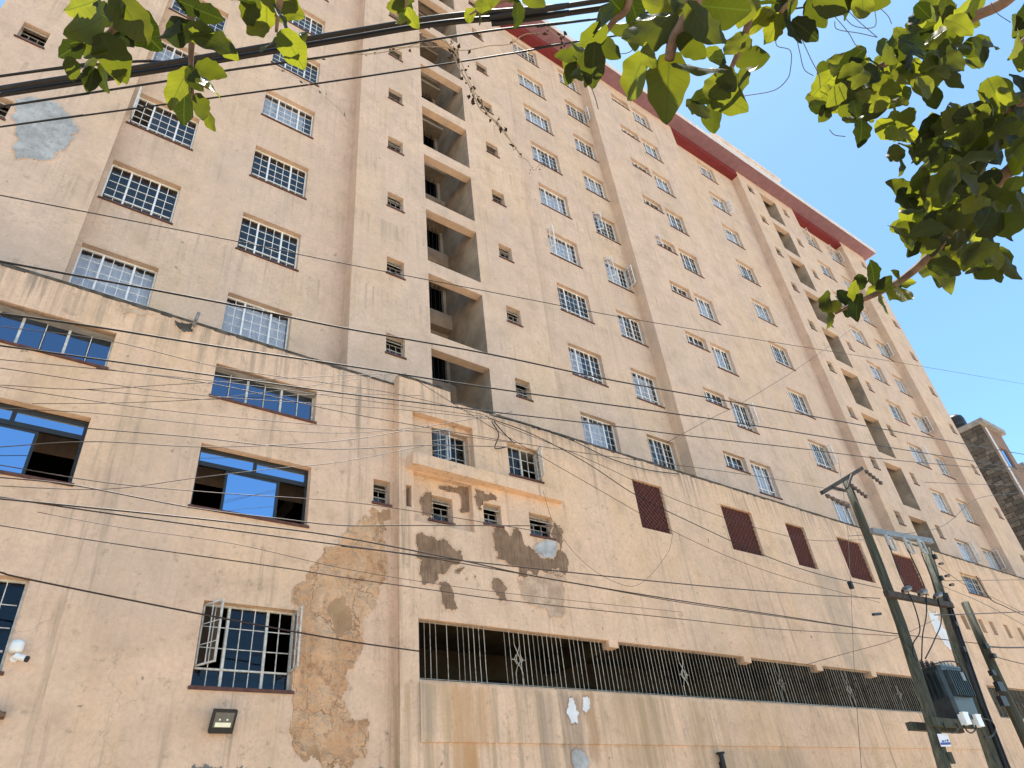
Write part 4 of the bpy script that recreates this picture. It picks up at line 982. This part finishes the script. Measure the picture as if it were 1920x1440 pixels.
cable('lower strand of the thick black cable bundle crossing the top-left leaves', [(-150,200),(0,177),(320,128),(640,74),(840,42),(1067,24),(1300,-8)], 0, .015, dist=4.25)
cable('thin wire just above the thick bundle at the left edge', [(-120,160),(0,143),(115,128),(260,115),(330,119)], 0, .007, dist=4.3)
cable('first thin wire below the thick bundle, strung with withered vine', [(-120,218),(0,200),(300,154),(420,133),(640,102),(917,58),(1107,37),(1400,0)], 0, .006, dist=4.4)
cable('second thin wire below the thick bundle, ending behind the leaves', [(-120,255),(0,238),(300,197),(640,150),(960,100),(1083,78),(1400,30)], 0, .005, dist=4.6)
cable('lone dark wire crossing the tall block above mid height', [(-120,342),(0,366),(447,453),(640,493),(1000,563),(1140,590),(1280,614),(1440,640),(1657,675),(1920,720),(2100,752)], 8.6, .008)
cable('thick dark service cable crossing just above the parapet', [(-120,466),(0,490),(427,570),(633,613),(913,663),(1133,710),(1280,737),(1493,775),(1920,852),(2150,890)], 8.2, .014)
cable('second thick service cable, grazing the parapet line on the left wing', [(-120,575),(0,588),(180,613),(410,650),(633,683),(903,725),(1100,753),(1280,778),(1440,802),(1920,880),(2150,918)], 8.4, .013)
cable('third long cable, crossing the left clerestory windows', [(-120,635),(0,648),(180,673),(393,703),(640,737),(827,760),(930,773),(1160,800),(1280,816),(1493,840),(1680,863),(1920,884)], 8.3, .010)
thin = [
 ('thin wire over the left clerestory window bottom', [(-80,668),(0,674),(397,714),(640,745),(915,782)], 9.5, .005),
 ('thin wire sagging from the left edge to the broken parapet stub', [(-80,682),(0,690),(187,718),(397,743),(640,760),(750,768),(915,785)], 9.2, .005),
 ('thin wire rising slightly above the sliding windows', [(-80,722),(0,722),(160,730),(340,720),(640,704),(760,700)], 9.8, .0045),
 ('dark wire just over the sliding window heads', [(160,803),(367,820),(500,835),(640,842),(800,835),(955,838)], 10.2, .007),
 ('thin wire crossing the wall between the clerestory and sliding windows', [(-80,715),(0,725),(233,760),(440,783),(640,800),(815,812),(960,830)], 9.6, .005),
 ('thin slack wire below the clerestory window', [(160,730),(360,748),(480,745),(640,738),(790,742)], 9.9, .0045),
 ('thin wire falling across the left sliding window head', [(-80,755),(0,765),(180,775),(420,800),(640,812),(780,802)], 9.7, .0045),
 ('thin wire rising from the left sliding window towards the stub', [(60,757),(233,755),(420,745),(640,715),(740,700)], 9.9, .004),
 ('thin wire sloping over the left sliding window sill', [(-80,905),(0,911),(200,917),(376,895),(520,878),(640,866),(800,835)], 9.6, .0045),
 ('dark wire sloping from the left edge below the sliding sills', [(-80,888),(0,895),(140,910),(360,952),(520,972),(640,985),(780,985),(1050,986)], 9.0, .0075),
 ('thin wire dipping across both clerestory windows', [(-80,600),(0,612),(210,640),(420,690),(640,722),(760,742),(915,780)], 9.1, .005),
 ('slack wire sagging between the sliding windows', [(-80,842),(0,838),(180,828),(400,838),(640,826),(800,800),(960,772)], 9.3, .0055),
 ('wire running from the clerestory to the lattice panels', [(180,690),(400,720),(640,772),(880,815),(1100,850),(1400,890),(1600,925)], 9.0, .006),
 ('long low sagging wire under the parapet on the right', [(760,700),(920,800),(1100,905),(1280,1005),(1450,1075),(1650,1130)], 10.5, .006),
 ('thin wire crossing the lattice panels from pole to stub', [(915,785),(1100,860),(1300,950),(1500,1010),(1620,1012)], 10.0, .006),
 ('wire just below the left sliding window sill', [(-80,862),(0,872),(200,905),(420,925),(640,940),(800,962),(1050,1003)], 9.4, .0055),
 ('upper of the twin dark wires crossing the orange blistered patch', [(-80,920),(0,932),(187,960),(427,993),(640,1022),(793,1042),(947,1060),(1280,1095),(1480,1112),(1650,1122)], 8.3, .0085),
 ('lower of the twin dark wires crossing the orange blistered patch', [(-80,928),(0,935),(300,965),(480,985),(640,1007),(853,1048),(1017,1083),(1280,1127),(1480,1157),(1680,1188),(1847,1208)], 8.1, .009),
 ('thin wire from the patch to the nearer pole below the lattice panels', [(640,1024),(793,1044),(1073,1093),(1280,1130),(1480,1159),(1690,1190)], 8.2, .006),
 ('long thin wire crossing below the sliding windows towards the poles', [(-80,972),(0,985),(233,1022),(547,1067),(640,1082),(817,1107),(963,1127),(1280,1161),(1463,1180),(1697,1193)], 8.2, .0055),
 ('faint thin wire parallel above the window with open sashes', [(70,960),(233,990),(440,1020),(640,1065),(820,1095),(1000,1118),(1280,1148)], 9.4, .0035),
 ('dark wire running from the left window head into the gallery bars', [(-80,1056),(0,1073),(57,1087),(380,1152),(640,1200),(786,1221)], 11.6, .011),
 ('slack wire looping across the blank wall below the lattice panels', [(1018,920),(1040,985),(1090,1050),(1150,1090),(1200,1095),(1250,1040),(1262,1000)], 11.5, .004),
 ('thin line rising diagonally to the tower roof corner', [(1250,830),(1330,786),(1407,746),(1530,667),(1647,577),(1680,550)], 11.5, .007),
 ('pale sunlit wire level with the pole-top arm', [(1733,904),(1830,908),(1920,909),(2000,909)], 8.0, .007),
 ('pale sunlit wire sloping up past the fuse arm', [(1590,1005),(1757,991),(1830,936),(1910,924),(1990,912)], 8.0, .0065),
 ('bright sunlit wire running right from the second pole', [(1752,1153),(1800,1152),(1920,1147),(2000,1143)], 7.6, .011),
 ('thin pale wire over the far wing window', [(1770,1089),(1850,1088),(1920,1087)], 7.8, .006),
 ('thin wire drooping from the second pole past the far wing window', [(1757,1060),(1810,1097),(1860,1120),(1920,1150)], 7.9, .006),
 ('second thin wire drooping right from the second pole', [(1765,1098),(1830,1125),(1880,1150),(1930,1178)], 7.9, .006),
 ('thick black twin cable leaving the slim pole at the right', [(1848,1212),(1880,1214),(1920,1214),(1990,1212)], 7.8, .018),
 ('thin cable leaving the slim pole below the twin cable', [(1862,1230),(1890,1238),(1930,1247),(1990,1256)], 7.8, .010),
 ('tangled wire hanging along the far parapet corner', [(1830,1080),(1856,1122),(1880,1135),(1905,1147),(1935,1160)], 11.6, .018),
 ('wire climbing from the gallery to the nearer pole', [(1512,1246),(1590,1224),(1660,1205),(1690,1192),(1752,1162)], 9.0, .006),
]
for lb, px, Y, rd in thin: cable(lb, px, Y, rd, 'cable_thin')
cable('black cable draped along the parapet then down past the lattice panels', [(915,783),(1000,815),(1100,868),(1187,925),(1280,972),(1430,1040),(1537,1077),(1653,1103)], 11.9, .011)
cable('black cable following the parapet edge to the right', [(918,778),(1000,800),(1073,826),(1140,858),(1210,880),(1273,889)], 12.05, .012)
for lb, px in (('short loop of black cable left of the parapet clip', [(922,790),(935,815),(928,840),(950,838)]), ('short loop of black cable right of the parapet clip', [(926,790),(945,812),(965,832)])): cable(lb, px, 12.05, .012, 'cable', 'cable loops at the parapet clip')
t = thing('hanging_wire', 'thin wire hanging straight down with a small black box on it', 'cable', at(1615,1440,9.5))
mb = MB(); mb.tube(spline([at(a,b,9.5) for a,b in ((1572,860),(1588,980),(1595,1097),(1602,1260),(1615,1440),(1622,1560))]), .006, 5); link('wire', mb.mesh('wire', M['cable_thin']), t, world=True)
c = at(1595,1097,9.5); mb = MB(); mb.box(c.x-.05,c.x+.05,c.y-.05,c.y+.05,c.z-.10,c.z+.10); link('junction_box', mb.mesh('junction_box', M['black_metal']), t, world=True)
# jumper leads down to the transformer
for lb, px in (('left jumper lead curving down to the transformer', [(1667,1022),(1690,1085),(1712,1130),(1725,1180),(1713,1205),(1712,1225),(1720,1240)]), ('middle jumper lead curving down to the transformer', [(1702,1030),(1733,1100),(1737,1150),(1730,1190),(1728,1240)]), ('right jumper lead curving down to the transformer', [(1727,1035),(1752,1100),(1765,1160),(1752,1200),(1735,1235)])):
    cable(lb, px, yf-.08, .013, 'cable', 'transformer leads')
cable('lead arching from the transformer lid to the second pole', [(1748,1246),(1775,1240),(1795,1243),(1806,1260),(1815,1290)], yf-.08, .014, 'cable', 'transformer leads')
for i, px in enumerate(([(1768,1355),(1775,1370),(1788,1374),(1797,1366),(1793,1356)], [(1806,1356),(1813,1370),(1822,1374),(1830,1366),(1828,1354)], [(1835,1346),(1858,1352),(1866,1368),(1858,1382),(1845,1382)])):
    cable(('small drooping cable loop under the platform, left', 'small drooping cable loop under the white fuse boxes', 'wide cable loop right of the fuse boxes')[i], px, yf-.1, .014, 'cable', 'cable loops under the transformer')

# ------------------------------------------------------------------ tree overhanging the camera
def leaf_mesh(seed, wk=.33, lobes=3.0, curl=.25):
    rnd = random.Random(seed); mb = MB(); N = 22
    ph = rnd.uniform(0, 6)
    def half(t, s):
        base = math.sin(math.pi*min(1, t**.72))**.62 * wk
        if t < .12: base = max(base, wk*.5*(t/.12)**.5)
        wav = 1+.065*math.sin(t*lobes*6.3+ph+s)+.02*math.sin(t*23+ph*2)
        return base*wav*(1-.35*max(0, t-.6))
    rows = []
    for i in range(N+1):
        t = i/N; row = []
        for k in (-1, -.5, 0, .5, 1):
            s = 0 if k < 0 else 1.7; wv = half(t, s)
            x = k*wv; fold = abs(k)*wv*.20; zc = fold - curl*(t-.35)**2*.9 + .03*math.sin(t*13+k*3+ph)*abs(k)
            y = t-(.07*(1-t)**6)*abs(k)*1.2 - (.06*abs(k) if t < .05 else 0)
            row.append((x, y, zc))
        rows.append(row)
    idx = {}
    for i, row in enumerate(rows):
        for j, v in enumerate(row): idx[i, j] = len(mb.v); mb.v.append(v)
    for i in range(N):
        for j in range(4): mb.f.append((idx[i,j], idx[i,j+1], idx[i+1,j+1], idx[i+1,j])); mb.mi.append(0)
    return mb.mesh('leaf', M['leaf'], True)
leaves = [leaf_mesh(k, .34+.03*(k % 3), (2.2, 3.1, 1.6, 2.7, 3.6)[k % 5], (.15, .35, .55)[k % 3]) for k in range(8)]
tree = thing('broadleaf_tree', 'broad-leaved tree overhanging the street with sunlit leaves at the top of the view', 'tree', (1.9, -1.3, 0))
tree2 = thing('broadleaf_tree', 'second broad-leaved tree whose hanging sprigs cross the upper left wall', 'tree', (-1.6, -1.6, 0))
CUR = [tree]
def limb(name, pts, r0, r1):
    s = spline([Vector(p) for p in pts], 5); n = len(s); mb = MB(); mb.tube(s, [r0+(r1-r0)*i/(n-1) for i in range(n)], 8); return link(name, mb.mesh(name, M['bark'], True), CUR[0], world=True)
CUR[0] = tree2; limb('trunk', [(-1.6,-1.6,-.1), (-1.55,-1.5,1.6), (-1.4,-1.3,3.2), (-1.1,-.9,4.6)], .15, .06); CUR[0] = tree
limb('trunk', [(1.9,-1.3,-.1), (1.95,-1.35,1.5), (1.8,-1.2,3.0), (1.7,-1.0,4.4), (1.8,-.8,5.4)], .17, .07)
def add_leaf(br, px, py, ln, ang, dist, tilt=None):
    c = atd(px, py, dist); L = .76*ln/FPX*dist
    tip = rgt*math.cos(R(ang)) + upv*math.sin(R(ang)); nrm = -fwd
    ta = random.gauss(0, 26) if tilt is None else tilt
    tb_ = random.gauss(0, 30)
    M3 = Matrix((tip.cross(nrm), tip, nrm)).transposed()
    M3 = M3 @ Matrix.Rotation(R(ta), 3, 'X') @ Matrix.Rotation(R(tb_), 3, 'Y')
    if random.random() < .5: M3 = M3 @ Matrix.Rotation(math.pi, 3, 'Y')
    o = link('leaf', random.choice(leaves), br, world=True)
    base = c - (M3 @ Vector((0, 1, 0)))*L*.5
    k = L*random.uniform(.95, 1.12)
    o.matrix_basis = Matrix.Translation(base) @ M3.to_4x4() @ Matrix.Diagonal((k*random.uniform(.9,1.15), k, k, 1))
def bpx(pts, dist): return [atd(a, b, dist) for a, b in pts]
HUB = [Vector((-1.15,-.95,4.5)), Vector((1.75,-.9,4.9)), Vector((1.8,-1.2,3.0))]
def branch(px, dist, hub, lift, r0=.03, r1=.006, leaves_=()):
    p = bpx(px, dist); mid = (HUB[hub]+p[0])/2+Vector((0,-.25,lift))
    br = limb('branch', [HUB[hub], mid]+p, r0, r1)
    for q in leaves_: add_leaf(br, q[0], q[1], q[2], q[3], dist*(1+random.uniform(-.05,.05)), q[4] if len(q) > 4 else None)
    return br
CUR[0] = tree2
b = branch([(238,-160),(240,0),(222,40),(196,75),(175,100)], 1.95, 0, .6, .022, .004,
 [(150,12,105,185),(160,50,110,190),(150,80,80,175),(130,95,70,200),(165,120,65,-110),(135,132,60,-120),(215,112,110,-85),(195,150,70,-80),(170,150,55,-100),(250,40,120,-60),(270,60,110,-50),(215,15,90,-20),(235,75,70,-40),(205,65,80,200),(185,25,80,150),(180,90,70,-150),(225,140,50,-100)])
b = branch([(352,-180),(356,0),(360,60),(358,120),(362,190)], 1.9, 0, .6, .02, .004,
 [(332,62,82,190),(395,28,62,-5),(405,82,95,-20),(430,95,60,-60),(396,132,60,-15),(335,165,95,-115),(398,168,72,-15),(345,205,85,-105),(378,205,62,-75),(394,228,40,-85),(318,58,60,230),(365,150,60,-80),(375,60,60,20),(355,10,55,160)])
b = branch([(520,-180),(525,-20),(522,20),(518,60)], 1.95, 0, .5, .02, .004,
 [(500,22,100,-95),(545,22,80,-25),(470,20,70,-110),(505,85,82,-112),(552,98,95,-62),(565,68,50,-60),(480,55,60,-130),(530,40,70,-60),(520,0,80,170),(460,5,60,180)])
b = branch([(760,-160),(762,-20),(760,20)], 2.4, 0, .5, .014, .003, [(758,18,60,-95),(775,38,50,-60),(742,10,45,200),(760,0,60,-20),(750,40,30,-120)])
b = branch([(985,-160),(980,-30),(960,-5),(905,15),(880,28)], 2.4, 0, .5, .014, .003, [(880,30,40,200),(897,28,50,-95),(910,10,45,20),(970,28,58,-92),(1000,-5,60,-40),(955,-12,50,150),(925,0,40,-100)])
CUR[0] = tree
b = branch([(1190,-160),(1180,0),(1150,40),(1120,80),(1095,110)], 1.9, 1, .5, .018, .004,
 [(1072,118,75,-115),(1092,92,70,160),(1110,70,70,-150),(1140,92,85,-40),(1112,125,85,-92),(1068,140,55,-110),(1085,140,50,-70),(1128,42,85,-95),(1175,48,85,-95),(1190,22,80,-60),(1155,10,70,170),(1060,105,50,180),(1100,150,40,-95),(1190,70,60,-80)])
b = branch([(1320,-200),(1302,0),(1282,45),(1262,78),(1255,112)], 1.45, 1, .4, .024, .010,
 [(1252,165,152,-94,5),(1190,148,115,-112,12),(1215,102,62,110,0),(1318,128,125,-14,10),(1212,62,140,-150,0),(1325,52,125,-55,5),(1240,12,90,160),(1285,12,100,-10),(1355,15,110,-20),(1215,35,100,200),(1300,90,80,-30)])
b = branch([(1425,-180),(1408,0),(1398,60),(1372,125),(1335,200)], 1.85, 1, .4, .02, .004,
 [(1395,18,80,-110),(1375,85,70,-130),(1395,82,55,-60),(1412,110,68,0),(1392,152,55,-55),(1320,182,62,-160),(1312,205,92,-100),(1372,192,100,-25),(1335,225,62,-85),(1300,200,50,190),(1345,110,60,-160),(1335,100,45,150),(1410,130,50,-30),(1365,150,60,-60),(1340,165,70,-120)])
b = branch([(1500,-200),(1490,-20),(1470,15),(1450,40)], 2.0, 1, .4, .02, .004,
 [(1425,38,78,-130),(1455,42,90,-92),(1482,30,80,-85),(1512,58,70,-40),(1532,28,70,-50),(1450,55,60,-110),(1562,12,80,-20),(1602,8,80,-30),(1618,15,70,-90),(1490,60,60,-60),(1420,10,80,180),(1470,5,90,-70),(1540,0,80,-10),(1580,0,80,-60),(1640,0,70,-20),(1395,0,70,170)])
def fill(br, poly, n, dist, lo, hi, dspread=.35, mind=20):
    xs = [p[0] for p in poly]; ys = [p[1] for p in poly]; done = []; tries = 0
    cx, cy = sum(xs)/len(xs), sum(ys)/len(ys)
    while len(done) < n and tries < 6000:
        tries += 1; p = (random.uniform(min(xs), max(xs)), random.uniform(min(ys), max(ys)))
        if not inside(p, poly) or any(math.hypot(p[0]-q[0], p[1]-q[1]) < mind for q in done): continue
        done.append(p); ang = -100+random.gauss(0, 55)
        add_leaf(br, p[0], p[1], random.uniform(lo, hi), ang, dist+random.uniform(-dspread, dspread))
br = branch([(1980,-120),(1900,-10),(1830,30),(1760,65),(1680,110),(1600,150),(1550,185)], 2.5, 1, .3, .03, .006)
fill(br, [(1522,195),(1560,110),(1640,105),(1690,70),(1725,5),(1840,5),(1820,40),(1795,75),(1855,95),(1840,120),(1785,125),(1755,160),(1728,165),(1690,150),(1690,190),(1640,215),(1600,230),(1570,205)], 100, 2.5, 44, 78, .45, 13)
for q in ((1530,200,48,190),(1545,215,45,-120),(1565,195,55,-130),(1615,250,62,-95),(1640,120,55,120),(1605,120,55,110),(1730,165,70,-75),(1750,185,50,-60),(1790,150,65,-60),(1860,85,60,10),(1570,130,60,130)): add_leaf(br, q[0], q[1], q[2], q[3], 2.4)
br = branch([(2000,120),(1925,185),(1860,215),(1790,250),(1720,275)], 2.35, 2, .8, .03, .006)
fill(br, [(1685,280),(1660,240),(1700,225),(1760,245),(1790,215),(1840,200),(1870,180),(1915,150),(1925,290),(1870,285),(1840,310),(1790,325),(1735,300),(1700,295)], 66, 2.35, 48, 86, .4, 15)
for q in ((1680,290,58,-100),(1700,250,50,160),(1750,300,95,-100),(1770,270,50,-20),(1810,310,85,-100),(1690,315,40,-90),(1830,290,80,-80),(1720,285,60,-110)): add_leaf(br, q[0], q[1], q[2], q[3], 2.3)
br = branch([(2010,220),(1925,292),(1860,350),(1800,410),(1745,478),(1690,525),(1645,550),(1600,570),(1566,588)], 2.3, 2, .7, .03, .004,
 [(1548,562,50,100),(1555,598,42,-92),(1562,576,42,-150),(1582,556,45,120),(1602,545,45,100),(1606,578,62,-100),(1612,525,40,110),(1636,508,58,115),(1660,530,45,60),(1655,562,62,-75),(1692,552,66,-62),(1682,518,50,80),(1702,530,40,0),(1640,545,40,-140),(1675,545,50,-100),(1590,585,40,-120)])
fill(br, [(1690,360),(1750,345),(1800,320),(1855,335),(1920,335),(1920,360),(1890,370),(1885,430),(1860,430),(1835,455),(1870,485),(1860,500),(1800,490),(1785,520),(1750,510),(1725,470),(1705,460),(1685,435),(1695,400)], 88, 2.3, 46, 84, .4, 13.5)
for q in ((1690,355,70,150),(1715,460,60,-120),(1770,520,90,-60),(1895,505,60,-60),(1870,515,40,-80),(1830,500,50,-110),(1900,385,70,-40),(1885,430,70,-70),(1760,440,90,-90),(1840,410,100,-50)): add_leaf(br, q[0], q[1], q[2], q[3], 2.3)
br = branch([(2020,-40),(1960,40),(1915,80),(1900,95)], 2.2, 1, .2, .02, .005, [(1905,85,75,-110),(1912,50,80,160),(1920,110,60,-90),(1925,30,70,-120),(1920,380,70,-100),(1915,300,80,-100),(1930,340,70,-90)])

# ------------------------------------------------------------------ withered climbers on the wires
v = thing('withered_vine', 'dry twisted vine strand with dark shrivelled leaves hanging from the upper wires', 'vine', atd(1000,300,4.5))
dl = MB(); dl.face([(0,0,0),(.02,.012,.004),(.045,0,.0),(.02,-.014,.008)]); dl.face([(0,0,0),(.02,.012,.004),(.018,.0,.022)]); dlm = dl.mesh('withered_leaf', M['dryleaf'])
def vine(px, dist, rad, n, spread=5, leafs=1.0):
    mb = MB(); pts = spline([atd(a+random.gauss(0,2), b+random.gauss(0,2), dist) for a, b in px], 5); mb.tube(pts, rad, 5); s = link('stem', mb.mesh('stem', M['dryvine']), v, world=True)
    for i in range(n):
        p = random.choice(pts)+Vector([random.gauss(0,spread*.003) for _ in range(3)]); o = link('withered_leaf', dlm, s, world=True); o.location = p
        o.rotation_euler = [random.uniform(0,6.28) for _ in range(3)]; k = random.uniform(.35,1.15)*leafs; o.scale = (k,k,k)
vine([(788,60),(838,80),(858,118),(876,150),(890,180),(905,200),(930,232),(955,265),(975,290)], 4.5, .0045, 34)
vine([(835,75),(862,105),(882,160),(900,190),(916,215),(945,255),(968,280)], 4.45, .003, 18)
vine([(700,92),(760,86),(820,88),(870,92),(920,88),(955,82),(985,68),(1010,60)], 4.45, .003, 16)
vine([(560,120),(640,102),(700,97),(760,85),(800,76)], 4.4, .003, 8, 4, .7)
vine([(1020,48),(1040,62),(1055,78),(1062,95)], 4.4, .003, 12)
vine([(975,290),(985,300),(1000,318),(1010,310)], 4.5, .002, 8, 10, .5)
vine([(500,120),(560,150),(600,175),(640,210),(655,232)], 4.4, .0015, 6, 3, .6)
t2 = thing('bare_tendrils', 'thin leafless tendrils dangling against the blue sky between the leaves', 'vine', atd(1480,180,2.3))
for px in ([(1458,55),(1456,85),(1482,95),(1482,130),(1475,150),(1450,170),(1395,180)], [(1493,68),(1500,100),(1508,130),(1525,142)], [(1502,70),(1520,110),(1535,140),(1538,165)], [(1560,25),(1590,60),(1605,85),(1622,95)], [(1575,20),(1600,48),(1640,50),(1640,15)], [(1585,15),(1610,40),(1645,70)], [(1565,40),(1570,55),(1610,62),(1645,70)], [(1650,15),(1665,30),(1672,45)], [(1858,5),(1870,25),(1895,42)], [(1555,243),(1565,253),(1585,256)], [(1108,90),(1150,100),(1180,98),(1195,80)], [(1105,155),(1115,180),(1122,205)]):
    mb = MB(); mb.tube(spline([atd(a,b,2.3) for a,b in px], 5), .0014, 4); link('tendril', mb.mesh('tendril', M['tendril']), t2, world=True)
